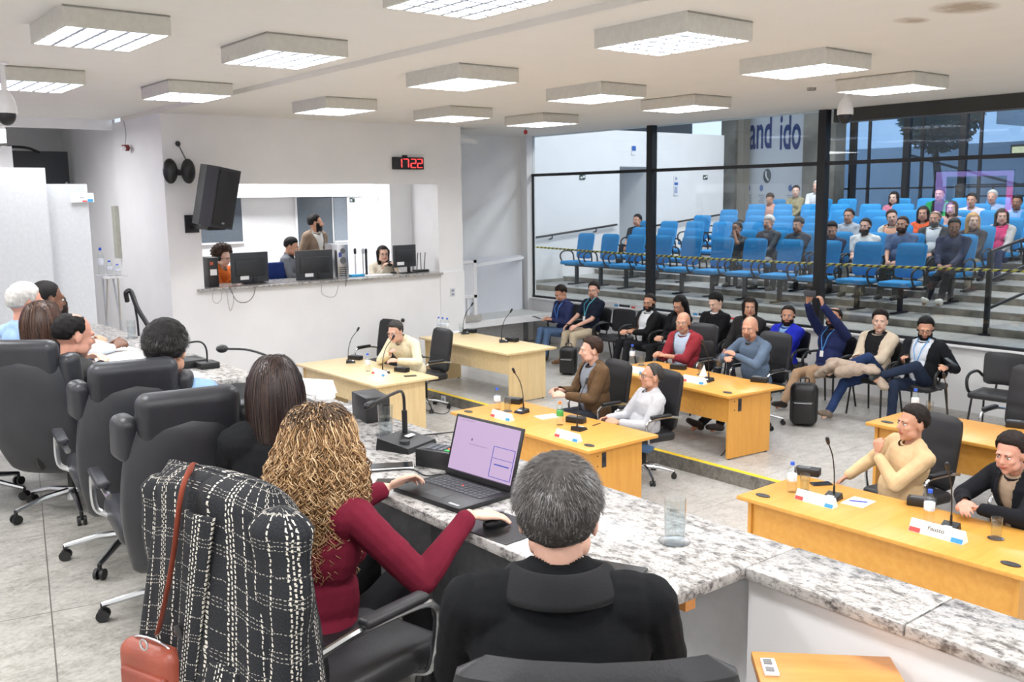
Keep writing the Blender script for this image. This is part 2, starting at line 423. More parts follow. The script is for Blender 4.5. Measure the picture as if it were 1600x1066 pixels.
# side room seen through the high opening on the left
ws = MB(); ws.box(-3, 4.3, 17.4, 17.5, 0, 4.1); ws.box(4.3, 4.4, 14.4, 17.5, 0, 4.1); ws.box(-3, 4.3, 14.5, 17.5, 4.02, 4.1)
ws.box(-3, 2.9, 14.5, 15.3, 3.62, 4.02)
ws.box(2.78, 3.12, 15.3, 15.6, 0, 3.62)
ws.box(3.1, 4.3, 16.3, 16.5, 0, 2.80)
struct('wall_far', ws, M['wall'])
d = thing('door_1', None, None, (0, 0, 0)); d['kind'] = 'structure'
bx(3.27, 4.18, 16.56, 16.61, 2.8, 3.62).build('door_leaf', mat((50, 53, 60), .4), d, smooth=False)
MB().ell((4.12, 16.53, 3.12), .03).build('door_handle', M['chrome'], d)
MB().tube([(3.3, 16.5, 3.68), (3.55, 16.4, 3.66), (3.75, 16.5, 3.6)], .02).build('door_closer', M['blackm'], d)
# glass wall: low wall, frames and panes
lw = MB(); lw.box(GX-.02, GX+.2, -4, 13.9, 0, .93); lw.box(11.36, GX+.06, 13.72, 13.9, 0, CZ)
struct('wall_right', lw, M['wall'])
struct('trim_5', bx(GX-.10, GX+.2, -4, 13.75, .93, .955, r=.004), M['white'])
fr = MB(); fr.box(GX-.03, GX+.03, -4, 13.86, .955, .99); fr.box(GX-.03, GX+.03, -4, 13.9, 3.185, 3.235)
fr.box(GX-.02, GX+.02, 13.70, 13.74, .96, 3.2)
for y in (10.75, 7.6, 4.42, 1.25, -1.9): fr.box(GX-.05, GX+.07, y-.06, y+.06, .96, CZ+.05)
struct('window_frame_right', fr, M['frame']).name = 'trim_6'
struct('trim_7', bx(GX+.06, GX+.3, -4, 7.5, CZ-.17, CZ+.3), mat((58, 52, 48), .6))
ys = [13.72, 10.81, 10.69, 7.66, 7.54, 4.48, 4.36, 1.31, 1.19, -1.84]
k = 4
for a, b in zip(ys[0::2], ys[1::2]):
    for z0, z1 in ((.99, 3.185), (3.235, CZ)):
        o = bx(GX, GX+.006, b, a, z0, z1).build('window_%d' % k, M['glass'], smooth=False, kind='structure'); k += 1
# auditorium behind the glass: terraces, side wall, back facade
ST = []
tm = MB(); tm.box(GX+.2, 12.65, -3, 15.2, -.2, .93); tm.box(12.65, 19.5, -3, 15.2, -.2, .93)
NS = 7; RI = .105; RP = .92
for i in range(NS):
    x0 = 12.65+RP*i; tm.box(x0, 19.5, -3, 15.2, .93+RI*i, .93+RI*(i+1))
tm.box(19.5, 21.6, -3, 18.6, -.2, .93+RI*NS)
struct('floor_terrace', tm, M['stepc'])
rs = MB()
for i in range(NS):
    x0 = 12.65+RP*i; rs.box(x0-.003, x0, -3, 15.2, .93+RI*i, .93+RI*(i+1)-.010)
struct('trim_8', rs, mat((150, 142, 130), .7, var=.2, scale=5))
vn = 0
for i in range(4):
    for y in (4.6, ):
        tag(bx(12.75+RP*i, 12.83+RP*i, y, y+.26, .93+RI*(i+1), .936+RI*(i+1)).build('step_vent', M['blackm'], smooth=False), 'small dark slot let into the %s terrace step behind the glass' % ['lowest', 'second', 'third', 'fourth'][i], 'vent')
AY = 15.2
DW0 = PY(968, 300, AY).x; DW1 = PY(1014, 300, AY).x; HT = 4.24; WE = PY(1130, 300, AY).x
aw = MB(); aw.box(GX+.1, DW0, AY, AY+.15, .5, HT); aw.box(DW1, WE, AY, AY+.15, .5, HT); aw.box(DW0, DW1, AY, AY+.15, 3.46, HT)
aw.box(DW0-.1, DW0, AY+.15, 17, .5, 3.5); aw.box(DW1, DW1+.1, AY+.15, 17, .5, 3.5); aw.box(DW0, DW1, AY+.15, 17, 3.46, 3.6)
aw.box(GX+.1, GX+.2, 14.0, AY, .5, HT)
struct('wall_hall', aw, M['wall'])
struct('baseboard_hall', bx(GX+.2, 14.0, AY-.05, AY, .93, 1.1), mat((160, 158, 150), .7))
struct('wall_passage', bx(DW0, DW1, 16.9, 17, .5, 3.5), mat((176, 176, 172), .7))
d = thing('door_2', None, None, (0, 0, 0)); d['kind'] = 'structure'
bx(DW0+.3, DW1-.1, 16.84, 16.9, .93, 2.75).build('door_leaf', mat((120, 126, 132), .5), d, smooth=False)
bx(DW0+.24, DW0+.3, 16.82, 16.9, .93, 2.8).build('door_frame', mat((90, 95, 100), .5), d, smooth=False)
FX = 21.6
conc = mat((120, 118, 112), .85, var=.22, scale=1.3); conc2 = mat((96, 94, 90), .85, var=.3, scale=2)
for a, b in (((1129, 1151), None), ((1256, 1306), None)):
    p0 = PX(a[0], 300, FX-.6); p1 = PX(a[1], 300, FX-.6)
    tag(bx(FX-.7, FX-.25, p1.y, p0.y, 1, 7).build('concrete_column', conc, smooth=False), 'grey concrete column at the back of the hall, %s' % ('beside the end of the white side wall' if a[0] < 1200 else 'right of the tall white banner'), 'column')
p0 = PX(1151, 300, FX-.5); p1 = PX(1163, 300, FX-.5)
tag(bx(FX-.6, FX-.3, p1.y, p0.y, 1, 7).build('concrete_column', mat((150, 144, 132), .85, var=.1)), 'narrow paler concrete strip of column left of the banner', 'column')
struct('wall_link', bx(GX+.3, 21.6, 18.6, 18.8, 1, 7), mat((96, 104, 114), .8))
fm = MB()
fy = [PX(x, 240, FX).y for x in (1218, 1333, 1417, 1505)]
for y in [PX(1166, 240, FX).y] + fy: fm.box(FX-.06, FX+.06, y-.075, y+.075, 1, 7)
for y in [PX(x, 240, FX).y for x in (1358, 1441, 1532)]: fm.box(FX-.03, FX+.03, y-.03, y+.03, 1, 7)
for z in (2.9,): fm.box(FX-.03, FX+.03, -3, 17, z, z+.04)
fm.box(FX-.3, FX+.3, -3, 17.8, 6.9, 7.2)
struct('trim_9', fm, M['frame'])
fp = bx(FX, FX+.01, -3, 17.5, 2, 6.9).build('window_20', glassy((205, 222, 238), .8, 'facade_glass'), smooth=False, kind='structure')
struct('ceiling_hall', bx(GX+.3, FX+.3, -3, 18, 7.0, 7.2), mat((150, 152, 156), .8))
struct('wall_hall_end', bx(GX+.2, FX, -3.1, -3, 0, 7), M['wall'])
# banner on the facade
y0 = PX(1256, 300, FX-.12).y; y1 = PX(1163, 300, FX-.12).y
bn = thing('wall_banner', 'tall white banner with large dark blue letters on the back facade', 'banner', (FX-.12, (y0+y1)/2, 0))
bx(0, .01, -(y1-y0)/2, (y1-y0)/2, 1.9, 5.4).build('sheet', mat((212, 218, 226), .8, var=.03), bn, smooth=False)
navy = mat((44, 70, 128), .7)
def bt(s, px, py, size, ofs, xs):
    p = PX(px, py, FX-.12); return text(s, size, 'lettering', navy, bn, (-.012, p.y-bn.location.y, p.z), (PI/2, 0, -PI/2), .002, ofs, xs=xs)
bt('and', 1189, 208, 1.30, .022, .40); bt('ido', 1235, 208, 1.30, .022, .40)
p = PX(1199, 275, FX-.12); e = MB(); e.ell((-.01, p.y-bn.location.y, p.z), (.008, .13, .19)); e.build('emblem', mat((96, 104, 112), .7), bn)
e = MB(); e.tube([(-.02, p.y-bn.location.y-.05, p.z-.12), (-.02, p.y-bn.location.y+.03, p.z), (-.02, p.y-bn.location.y+.03, p.z+.13)], .02); e.build('emblem_stroke', M['white'], bn)
for px_ in (1170, 1190, 1235):
    p = PX(px_, 294, FX-.12); MB().ell((-.01, p.y-bn.location.y, p.z), (.006, .06, .09)).build('round_mark', mat((90, 120, 180), .7), bn)
    l = MB()
    for q in range(5): l.box(-.006, 0, p.y-bn.location.y-.10, p.y-bn.location.y+.1-.03*(q % 3), p.z-.2-.05*q, p.z-.18-.05*q)
    l.build('text_lines', mat((150, 160, 175), .7), bn, smooth=False)
# outside, beyond the facade
struct('ground_outside', bx(FX+.3, 60, -20, 40, .8, 1.9), conc2).name = 'floor_outside'
og = thing('neighbouring_building', 'pale grey building with a sloping ramp beyond the rear glass facade', 'building', (30, 9, 1.9))
bx(0, 6, -4, 12, 0, 2.4).build('wall', mat((222, 227, 232), .8, var=.06), og, smooth=False)
r_ = MB(); r_.add([(-.6, 4.6, 3.9), (-.6, 4.6, 2.9), (-.6, -1.0, 2.1), (-.6, -1.0, 2.35), (.4, 4.6, 3.9), (.4, 4.6, 2.9), (.4, -1.0, 2.1), (.4, -1.0, 2.35)], [[0, 1, 2, 3], [4, 7, 6, 5], [0, 4, 5, 1], [2, 6, 7, 3], [0, 3, 7, 4], [1, 5, 6, 2]])
r_.build('ramp', mat((226, 230, 233), .8, var=.05), og, smooth=False)
bx(2, 6, -30, 3.6, 2.4, 6.2).build('upper_block', mat((132, 152, 184), .6, var=.12), og, smooth=False)
for q in range(7): bx(1.9, 2, -6+.0+q*1.3, -5.2+q*1.3, 3.9, 4.5).build('window', mat((205, 215, 228), .4), og, smooth=False)
og = thing('stair_railing', 'dark outdoor railing seen through the rear facade', 'railing', (26, 8, 1.9))
m = MB()
for z in (.45, .8, 1.1): m.tube([(0, -6, z), (0, 5, z)], .02)
for q in range(12): m.tube([(0, -6+q, 0), (0, -6+q, 1.1)], .025)
m.tube([(-.3, 6.4, 2.0), (-.3, 2.5, .9), (-.3, 1.5, .9)], .035); m.build('rails', M['plas2'], og)
def leafball(name, c, r, n, m, parent):
    b = MB()
    for i in range(n):
        d = V(RNG.normal(size=3)).normalized()*r*(.55+.45*RNG.random()); p = V(c)+d; s_ = .10+.08*RNG.random()
        a = V(RNG.normal(size=3)).normalized()*s_; bb = a.orthogonal().normalized()*s_*.5
        b.add([p-a, p+bb, p+a, p-bb], [[0, 1, 2, 3]])
    return b.build(name, m, parent, smooth=False)
tr = thing('tree', 'dark leafy tree beyond the upper right of the rear facade', 'tree', (27.5, PX(1468, 200, 27.5).y, 1.9))
MB().tube([(0, 0, 0), (.1, 0, 1.2), (0, .1, 2.2)], [.16, .13, .08]).build('trunk', mat((70, 60, 50), .9), tr)
leafball('foliage', (0, 0, 3.2), 1.15, 2600, mat((60, 84, 62), .8, var=.3), tr)
# ================================================================ CEILING FITTINGS
louv = mat((176, 184, 198), .4, .3, .02); lampb = mat((208, 206, 198), .5, var=.02)
def make_lamp():
    t = thing('ceiling_lamp', None, 'ceiling lamp')
    w2, d2 = .32, .41
    m = MB(); m.box(-w2, -w2+.015, -d2, d2, -.125, 0); m.box(w2-.015, w2, -d2, d2, -.125, 0); m.box(-w2+.015, w2-.015, -d2, -d2+.015, -.125, 0); m.box(-w2+.015, w2-.015, d2-.015, d2, -.125, 0); m.box(-w2, w2, -d2, d2, -.012, 0)
    m.build('housing', lampb, t, smooth=False)
    m = MB()
    for i in range(1, 5): x = -w2+i*2*w2/5; m.box(x-.013, x+.013, -d2+.016, d2-.016, -.124, -.082)
    for i in range(1, 6): y = -d2+i*2*d2/6; m.box(-w2+.016, w2-.016, y-.012, y+.012, -.122, -.088)
    m.build('louvre', louv, t, smooth=False); return t
pl = first(make_lamp)
rows = [('nearest row of lamps', 0, 4, ORD), ('middle row of lamps', 4, 9, ORD), ('farthest row of lamps', 9, 14, ORD)]
for nm, a, b, o_ in rows:
    for i in range(a, b):
        x, y = LAMPS[i]; z = CZ if x > 4.26 else CZ+.05
        pl((x, y, z), 0, 'square white ceiling lamp with louvres, %s from the left in the %s' % (ORD[i-a], nm), 'ceiling lamps')
def dome(loc, drop, label):
    t = thing('dome_camera', label, 'security camera', loc)
    MB().lathe([(0, 0), (.05, 0), (.05, -.02), (.022, -.03), (.022, -drop+.16), (0, -drop+.16)]).build('mount', M['white'], t)
    MB().lathe([(0, -drop+.20), (.03, -drop+.19), (.07, -drop+.12), (.085, -drop+.05), (.085, -drop), (0, -drop)]).build('body', M['white'], t)
    MB().ell((0, 0, -drop-.01), (.075, .075, .09)).build('dome', M['blackm'], t); return t
p = PY(1322, 140, 6.0); dome((p.x, 6.0, CZ), .27, 'white dome camera with black lens hanging in front of the right glass wall')
p = PY(3, 100, 9.0); dome((p.x, 9.0, CZ+.05), .42, 'dome camera hanging at the far left edge of the ceiling')
def detector(px, py, label, cord=0, z=CZ):
    p = PZ(px, py, z); t = thing('smoke_detector', label, 'detector', p)
    MB().lathe([(0, 0), (.05, 0), (.045, -.03), (0, -.035)]).build('base', mat((150, 146, 140), .5), t)
    if cord: MB().tube([(0, 0, -.03), (.01, 0, -cord*.5), (0, 0, -cord)], .004).build('cord', M['plas'], t); MB().ell((0, 0, -cord-.03), (.03, .03, .035)).build('red_bulb', mat((150, 30, 34), .4), t)
    return t
detector(700, 201, 'small grey box on the ceiling at the top of the clock wall')
detector(1268, 137, 'small grey ceiling sensor left of the dome camera')
detector(821, 188, 'ceiling sensor with a red bulb on a cord above the far end of the glass', .14)
detector(1398, 119, 'small ceiling sensor with a red light beside the rightmost lamp')
p = PX(199, 172, 4.24); t = thing('hanging_sensor', 'red and white sensor hanging from a thin wire at the left side wall', 'sensor', (4.18, p.y, CZ-.02))
MB().tube([(0, 0, 0), (.02, 0, -.16), (0, 0, -.32)], .004).build('wire', mat((120, 110, 105), .6), t)
MB().lathe([(0, .0), (.045, .0), (.06, -.04), (.045, -.08), (0, -.08)], (0, 0, -.32)).build('body', mat((120, 40, 44), .5), t); MB().ell((-.04, -.04, -.37), .035).build('lens', M['white'], t)

# ================================================================ GRANITE PODIUM DESK AND PARAPET
dk_ = thing('podium_desk', 'long granite topped podium desk where the row of people sit', 'desk')
bx(1.67, 2.33, 1.585, 4.62, DZ-.035, DZ, r=.006).build('granite_top', M['granite'], dk_)
bx(1.67, 2.33, 5.35, 8.6, DZ-.035, DZ, r=.006).build('granite_top', M['granite'], dk_)
bx(1.72, 2.30, 4.62, 5.35, DZ-.25, DZ-.22, r=.003).build('lowered_shelf', mat((52, 53, 56), .45), dk_)
bx(2.2, 2.29, 1.6, 8.6, 0, DZ-.035).build('front_panel', M['white'], dk_, smooth=False)
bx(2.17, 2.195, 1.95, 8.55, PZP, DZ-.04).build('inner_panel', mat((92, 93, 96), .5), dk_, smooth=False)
for y in (1.95, 3.3, 4.58, 5.4, 6.9, 8.55): bx(1.9, 2.17, y-.012, y+.012, PZP, DZ-.036).build('support', mat((150, 150, 154), .5), dk_, smooth=False)
bx(1.86, 1.90, 1.60, 1.63, DZ-.07, DZ-.036).build('bracket', M['wood_t'], dk_, smooth=False)
pp = thing('parapet', 'white parapet with a granite coping running right from the podium desk', 'parapet')
bx(2.13, 2.30, -3.9, 1.6, 0, DZ-.036).build('wall_face', M['wall'], pp, smooth=False)
for a, b in ((1.115, 1.583), (-.6, 1.111), (-3.9, -.604)): bx(2.09, 2.335, a, b, DZ-.035, DZ, r=.005).build('coping_slab', M['granite'], pp)
struct('wall_podium', bx(2.2, 2.28, 1.6, 9.4, -.1, PZP), M['wall'])
st = thing('wooden_stand', 'small wooden table top at the bottom right inside the white parapet', 'table', (1.88, 1.16, PZP), R(45))
bx(-.17, .17, -.17, .17, .585, .61, r=.004).build('top', M['wood_t'], st); bx(-.15, .15, -.15, .15, .52, .585).build('apron', M['wood_t'], st, smooth=False)
for sx in (-1, 1):
    for sy in (-1, 1): bx(sx*.14-.015, sx*.14+.015, sy*.14-.015, sy*.14+.015, 0, .52).build('leg', M['wood_t'], st, smooth=False)
lb = bx(.04, .12, .12, .155, .61, .618, r=.002).build('label_plate', M['white'], st); bx(.05, .07, .13, .15, .618, .62).build('label_mark', mat((120, 120, 120)), lb); bx(.085, .11, .13, .15, .618, .62).build('label_mark', mat((120, 120, 120)), lb)

# ================================================================ TABLES
def table(name, label, A, B, C, zf, zt, top, edge, grom=True, lock=True, over=.0):
    """A,B: ends of the front edge on top (left, right seen from the podium), C: far right corner"""
    A, B, C = V(A), V(B), V(C); u = (B-A).normalized(); w_ = (C-B); dpt = w_.length; L = (B-A).length
    t = thing(name, label, 'table', (A.x, A.y, zf), math.atan2(u.y, u.x)); h = zt-zf
    bx(0, L, 0, dpt, h-.028, h, r=.004).build('table_top', top, t)
    for x0 in (.05, L-.05-.028): bx(x0, x0+.028, .07, dpt-.16, .012, h-.028).build('side_panel', edge, t, smooth=False)
    bx(.08, L-.08, .09, .115, h-.30, h-.028).build('front_panel', top, t, smooth=False)
    for x0 in (.064, L-.064):
        for y0 in (.1, dpt-.2): MB().cyl((x0, y0, 0), (x0, y0, .012), .014).build('foot', M['plas'], t)
    if grom:
        for x0 in (.13, L-.13): MB().lathe([(0, .001), (.045, .001), (.045, .006), (.036, .008), (0, .004)], (x0, .13, h), 20, Matrix.Diagonal((1.25, .75, 1))).build('cable_grommet', M['plas2'], t)
    if lock:
        q = MB(); q.box(L-.05, L-.044, .20, .25, h-.19, h-.06, r=.003); q.build('socket_plate', M['plas2'], t); MB().rbox((L-.043, .225, h-.12), (.004, .024, .05), .002).build('socket', M['blackm'], t)
        for z in (h-.08, h-.17): MB().cyl((L-.05, .15, z), (L-.046, .15, z), .006).build('screw', M['plas2'], t)
    return t
T1 = table('meeting_table', 'light wood table where the man in the cream sweater speaks', (5.44, 11.32), (5.44, 9.30), (6.30, 9.36), 0, .70, M['wood_l'], M['wood_le'], False, False)
T2 = table('meeting_table', 'orange wood table in front of the men in the brown jacket and grey sweater', (5.32, 7.66), (5.32, 5.65), (6.17, 5.68), 0, .70, M['wood_o'], M['wood_oe'])
TR = table('meeting_table', 'orange wood table nearest the podium at the right, man in beige sweater behind it', (5.29, 4.10), (5.31, 2.15), (6.08, 2.17), 0, .70, M['wood_o'], M['wood_oe'])
T3 = table('meeting_table', 'orange wood table of the two bald men on the raised floor', (7.66, 7.92), (7.48, 5.93), (8.32, 5.98), UF, .82, M['wood_o'], M['wood_oe'])
T4 = table('meeting_table', 'empty light wood table on the raised floor beside the booth wall', (7.50, 11.55), (7.50, 9.48), (8.34, 9.56), UF, .82, M['wood_l'], M['wood_le'], False, False)
T5 = table('meeting_table', 'orange wood table on the raised floor at the right edge, behind the beige sweater', (7.5, 4.44), (7.5, 2.42), (8.25, 2.43), UF, .82, M['wood_o'], M['wood_oe'])

# ================================================================ CHAIRS
def star(t, h, r=.30, chrome=True, z0=.045):
    m = M['chrome'] if chrome else M['plas']
    b = MB(); b.cyl((0, 0, .07), (0, 0, .15), .035, .03)
    for k in range(5):
        a = 2*PI*k/5+.3; c_, s_ = math.cos(a), math.sin(a)
        b.tube([(c_*.02, s_*.02, .125), (c_*r*.5, s_*r*.5, .115), (c_*r, s_*r, .075)], [.022, .018, .013], 8)
    b.build('star_base', m, t)
    MB().cyl((0, 0, .15), (0, 0, h-.06), .022).build('gas_column', M['plas'], t)
    for k in range(5):
        a = 2*PI*k/5+.3; c_, s_ = math.cos(a)*r, math.sin(a)*r; q = MB()
        for e in (-1, 1): q.cyl((c_+e*.008*math.sin(a)-math.cos(a)*.0, s_-e*.008*math.cos(a), .028), (c_+e*.024*math.sin(a), s_-e*.024*math.cos(a), .028), .028, n=14)
        q.cyl((c_, s_, .03), (c_, s_, .08), .01); q.build('caster', M['plas'], t)
def pad(m, cx, y, cz, w_, h, th, bulge=.02, seams=(), n=16, nz=20, taper=0, curve=.03, lean=0):
    """upholstered back panel: front skin and back skin in one closed grid"""
    def fn(u, v):
        a = 2*PI*u; cu_, su = math.cos(a), math.sin(a)
        e = .35; X = (abs(cu_)**e)*(1 if cu_ > 0 else -1); Y = (abs(su)**e)*(1 if su > 0 else -1)
        tt = 2*v-1; k = (max(0, 1-abs(tt)**6))**.5 if abs(tt) < 1 else 0
        ww = w_/2*(1+taper*tt)*(.82+.18*k); g = 1.0
        for sm in seams: g -= .35*math.exp(-((v-sm)/.018)**2)
        y_ = th/2*Y*k*g + (bulge if Y > 0 else -bulge*.4)*k*(1-X*X)*g
        return V((cx+ww*X*(1 if k > 0 else .9), y+y_+curve*X*X - lean*(v-.0), cz+h*(v-.5)))
    return m.grid(n*2, nz, fn, True)
def make_office():
    t = thing('office_chair', None, 'chair')
    star(t, .44)
    MB().rbox((0, .02, .455), (.48, .47, .09), .035, 4).build('seat', M['leather2'], t)
    b = pad(MB(), 0, -.23, .78, .47, .58, .06, .012, (.33, .6, .82), lean=.10); b.build('backrest', M['leather2'], t)
    MB().tube([(0, -.05, .41), (0, -.24, .40), (0, -.27, .5), (0, -.27, .62)], .022, flat=1.8).build('back_bar', M['plas'], t)
    for s in (-1, 1):
        a = MB().tube([(s*.22, .12, .42), (s*.27, .14, .44), (s*.275, .17, .60), (s*.275, .13, .655), (s*.27, -.1, .665), (s*.255, -.25, .64)], .013, flat=1).build('armrest', M['chrome'], t)
        MB().rbox((s*.275, .0, .685), (.05, .24, .028), .012, 3).build('arm_pad', M['leather2'], a)
    return t
def make_exec():
    t = thing('executive_chair', None, 'chair')
    star(t, .46, .33, True)
    MB().rbox((0, .06, .47), (.52, .50, .12), .05, 4).build('seat', M['leather'], t)
    def fn(u, v):
        a = 2*PI*u; c_, s_ = math.cos(a), math.sin(a); e = .45
        X = (abs(c_)**e)*(1 if c_ > 0 else -1); Y = (abs(s_)**e)*(1 if s_ > 0 else -1)
        w_ = .215+.05*math.sin(PI*min(1, v*1.05)); th = .05*(max(0, 1-abs(2*v-1)**5))**.5+.003
        y = -.235-.17*v-.05*math.sin(PI*v) + .05*X*X
        return V((w_*X*(.9 if v in (0, 1) else 1), y+th*Y, .30+.72*v))
    MB().grid(36, 24, fn, True).build('backrest', M['leather'], t)
    MB().rbox((0, -.385, 1.00), (.40, .11, .22), .05, 6, Matrix.Rotation(R(12), 3, 'X')).build('headrest', M['leather'], t)
    for s in (-1, 1):
        MB().rbox((s*.235, -.34, .93), (.09, .12, .19), .04, 5, Matrix.Rotation(R(10), 3, 'X') @ Matrix.Rotation(R(-s*18), 3, 'Z')).build('side_wing', M['leather'], t)
        a = MB().tube([(s*.24, .16, .46), (s*.30, .18, .50), (s*.305, .19, .63), (s*.30, .13, .67), (s*.29, -.22, .66)], .014).build('armrest', M['chrome'], t)
        MB().rbox((s*.30, .0, .69), (.055, .28, .03), .013, 3).build('arm_pad', M['leather'], a)
    MB().tube([(0, -.0, .40), (0, -.26, .37), (0, -.30, .46)], .03, flat=1.6).build('back_bar', M['plas'], t)
    return t
def make_visitor():
    t = thing('visitor_chair', None, 'chair')
    MB().rbox((0, .02, .445), (.47, .45, .07), .03, 4).build('seat', M['leather2'], t)
    pad(MB(), 0, -.22, .70, .46, .36, .045, .01, (), taper=.04, curve=.05, lean=.06).build('backrest', M['leather2'], t)
    for s in (-1, 1):
        MB().tube([(s*.10, -.2, .42), (s*.10, -.25, .5), (s*.10, -.25, .6)], .012).build('back_bar', M['plas'], t)
        MB().tube([(s*.24, -.22, .60), (s*.265, -.12, .665), (s*.265, .1, .665), (s*.26, .19, .60), (s*.25, .16, .48), (s*.24, .0, .43)], .017, closed=False, flat=1).build('armrest', M['plas'], t)
        for y0, y1 in ((.18, .22), (-.18, -.25)): MB().tube([(s*.2, y0, .42), (s*.23, y1, 0)], .012).build('leg', M['plas'], t)
    return t
office = first(make_office); execu = first(make_exec); visitor = first(make_visitor)
def face(a): return R(a-90)     # a = heading in degrees, 0 = +x, 90 = +y
for x, y, a, l in [(6.95, PX(664, 550, 6.95).y, 178, None), (6.95, 7.0, 180, 'the man in the brown jacket'), (6.85, 6.12, 178, 'the man in the grey sweater'),
                   (9.15, 7.72, 180, 'the man in the red jacket'), (9.15, 6.78, 180, 'the bald man in the blue shirt'), (6.95, 3.72, 170, 'the man in the beige sweater'), (6.90, 2.72, 180, 'the man in the black quilted jacket')]:
    z = UF if x > 7.3 else 0
    office((x, y, z), face(a), ('black leather office chair under ' + l) if l else 'black leather office chair with a chrome arm right of the cream sweater man', 'black office chairs at the meeting tables')
office((6.95, PX(588, 545, 6.95).y, 0), face(190), 'black office chair half hidden left of the cream sweater man, nearest the booth wall', 'black office chairs at the meeting tables')
def off5(loc, rz, label):
    return office(loc, rz, label, 'black office chairs at the meeting tables')
off5((8.85, 3.72, UF), face(178), 'empty wide black chair behind the right rear table, leftmost of its pair')
off5((8.9, 2.9, UF), face(175), 'empty black chair behind the right rear table at the picture edge')
for x, y, a, l in [(1.31, 3.93, 82, 'large empty leather executive chair at the podium, nearest the tweed coat'), (1.37, 4.78, 82, 'executive leather chair with its back behind the dark curly haired man'),
                   (1.33, 5.74, 48, 'executive leather chair in front of the balding man, third of the row'), (.92, 6.35, 30, 'executive leather chair at the left picture edge, partly cut off'), (.75, 7.35, 20, 'executive leather chair farthest at the left edge, beneath the checked shirt')]:
    execu((x, y, PZP), face(a), l, 'executive chairs along the podium').scale = (.97, .97, .945)
# ================================================================ VISITOR CHAIRS ALONG THE GLASS WALL
AUD = [  # px, py of the head top, and a description of the sitter
 ('a1', 872, 447), ('a2', 928, 441), ('a3', 1015, 459), ('a4', 1060, 463), ('a5', 1115, 459), ('a6', 1172, 465), ('a7', 1232, 477), ('a8', 1305, 480), ('a9', 1376, 485), ('a10', 1447, 496)]
AP = {n: PX(x, y, 10.52) for n, x, y in AUD}
WHO = {'a1': 'the man in the blue zip jacket', 'a2': 'the man in the navy polo with a lanyard', 'a3': 'the bearded man in black jacket, fifth seat', 'a4': 'the woman in black behind the red jacket',
       'a5': 'the man in the black sweater', 'a6': 'the long haired man behind the blue shirt', 'a7': 'the man in the bright blue jacket', 'a8': 'the man raising his phone', 'a9': 'the man in the beige coat', 'a10': 'the bearded man crossing his legs'}
for n, p in AP.items():
    visitor((10.55, p.y, UF), face(180+random.uniform(-3, 3)), 'black padded visitor chair under ' + WHO[n], 'visitor chairs along the glass wall')
p = PX(970, 505, 10.75); visitor((10.62, p.y, UF), face(183), 'empty black visitor chair between the navy polo and the bearded man', 'visitor chairs along the glass wall')
p = PX(1540, 575, 10.8); visitor((10.62, 4.72, UF), face(185), 'empty black visitor chair right of the man crossing his legs', 'visitor chairs along the glass wall')

# ================================================================ AUDITORIUM SEATS
def make_seat():
    t = thing('auditorium_seat', None, 'seat')
    MB().rbox((0, .0, .44), (.48, .46, .075), .034, 4).build('seat_pan', M['seatblue'], t)
    pad(MB(), 0, -.25, .77, .46, .52, .05, .012, (), taper=.05, curve=.03, lean=.10).build('backrest', M['seatblue'], t)
    for s in (-1, 1):
        MB().tube([(s*.27, -.2, .42), (s*.275, -.18, .60), (s*.275, -.08, .67), (s*.275, .1, .66), (s*.275, .18, .58), (s*.27, .12, .45), (s*.25, .02, .40)], .016).build('armrest', M['plas'], t)
    b = MB(); b.box(-.345, .345, -.06, .0, .36, .40); b.box(-.03, .03, -.06, .0, .02, .36); b.box(-.035, .035, -.24, .2, 0, .025, r=.008); b.build('support', M['plas'], t)
    return t
seat = first(make_seat)
HR = {1: (898, 1406), 2: (985, 1480), 3: (1030, 1530), 4: (1082, 1600), 5: (1124, 1640), 6: (1168, 1660), 7: (1205, 1660)}
RN = ['', 'front', 'second', 'third', 'fourth', 'fifth', 'sixth', 'seventh']
SX = lambda r: 13.27+RP*(r-1)
SZ = lambda r: .93+RI*r
# striped rope, handrails, signs of the hall
def rope(name, pts, r, label, cat):
    t = NT('rope_stripes'); c = t.coord(); sx = t.n('ShaderNodeSeparateXYZ'); t.l(c, sx.inputs[0])
    f = t.math('ADD', t.math('MULTIPLY', sx.outputs[1], 9), t.math('MULTIPLY', sx.outputs[2], 12)); f = t.math('FRACT', f)
    t.base(t.mix(t.math('GREATER_THAN', f, .45), (28, 28, 26), (226, 214, 60)), .6)
    tag(MB().tube(pts, r, 8).build(name, t.m), label, cat)
a, b = PX(822, 385, GX+.35), PX(1600, 424, GX+.35); a2 = PX(1200, 404, GX+.35)
pts = [a.lerp(b, t)+V((0, 0, -.05*math.sin(PI*t))) for t in [i/30 for i in range(31)]]; b2 = b+(b-a)*.2; pts.append(b2)
rope('barrier_rope', pts, .016, 'yellow and black striped rope stretched across behind the glass', 'rope')
def rail(p0, p1, nb, label):
    t = thing('handrail', label, 'handrail', p0); d = V(p1)-V(p0)
    MB().tube([(0, 0, 0), d*.5, d], .022).build('rail', M['frame'], t)
    for i in range(nb):
        q = d*((i+.5)/nb); MB().tube([q, q+V((0, .0, -.07)), q+V((0, .08, -.09))], .014).build('bracket', M['frame'], t)
p0 = PY(826, 373, AY-.08); p1 = PY(964, 351, AY-.08); rail(p0, p1, 2, 'dark handrail climbing the white hall wall left of the doorway')
p0 = PY(1016, 354, AY-.08); p1 = PY(1128, 335, AY-.08); rail(p0, p1, 2, 'dark handrail on the white hall wall right of the doorway')
ps = PZ(1540, 524, .93); t = thing('stair_railing', 'black metal stair railing rising behind the glass at the right edge', 'railing', (ps.x, ps.y, .93))
MB().rbox((0, 0, .55), (.06, .06, 1.1), .004).build('post', M['frame'], t); MB().rbox((0, 0, .012), (.14, .14, .02), .004).build('base_plate', M['frame'], t)
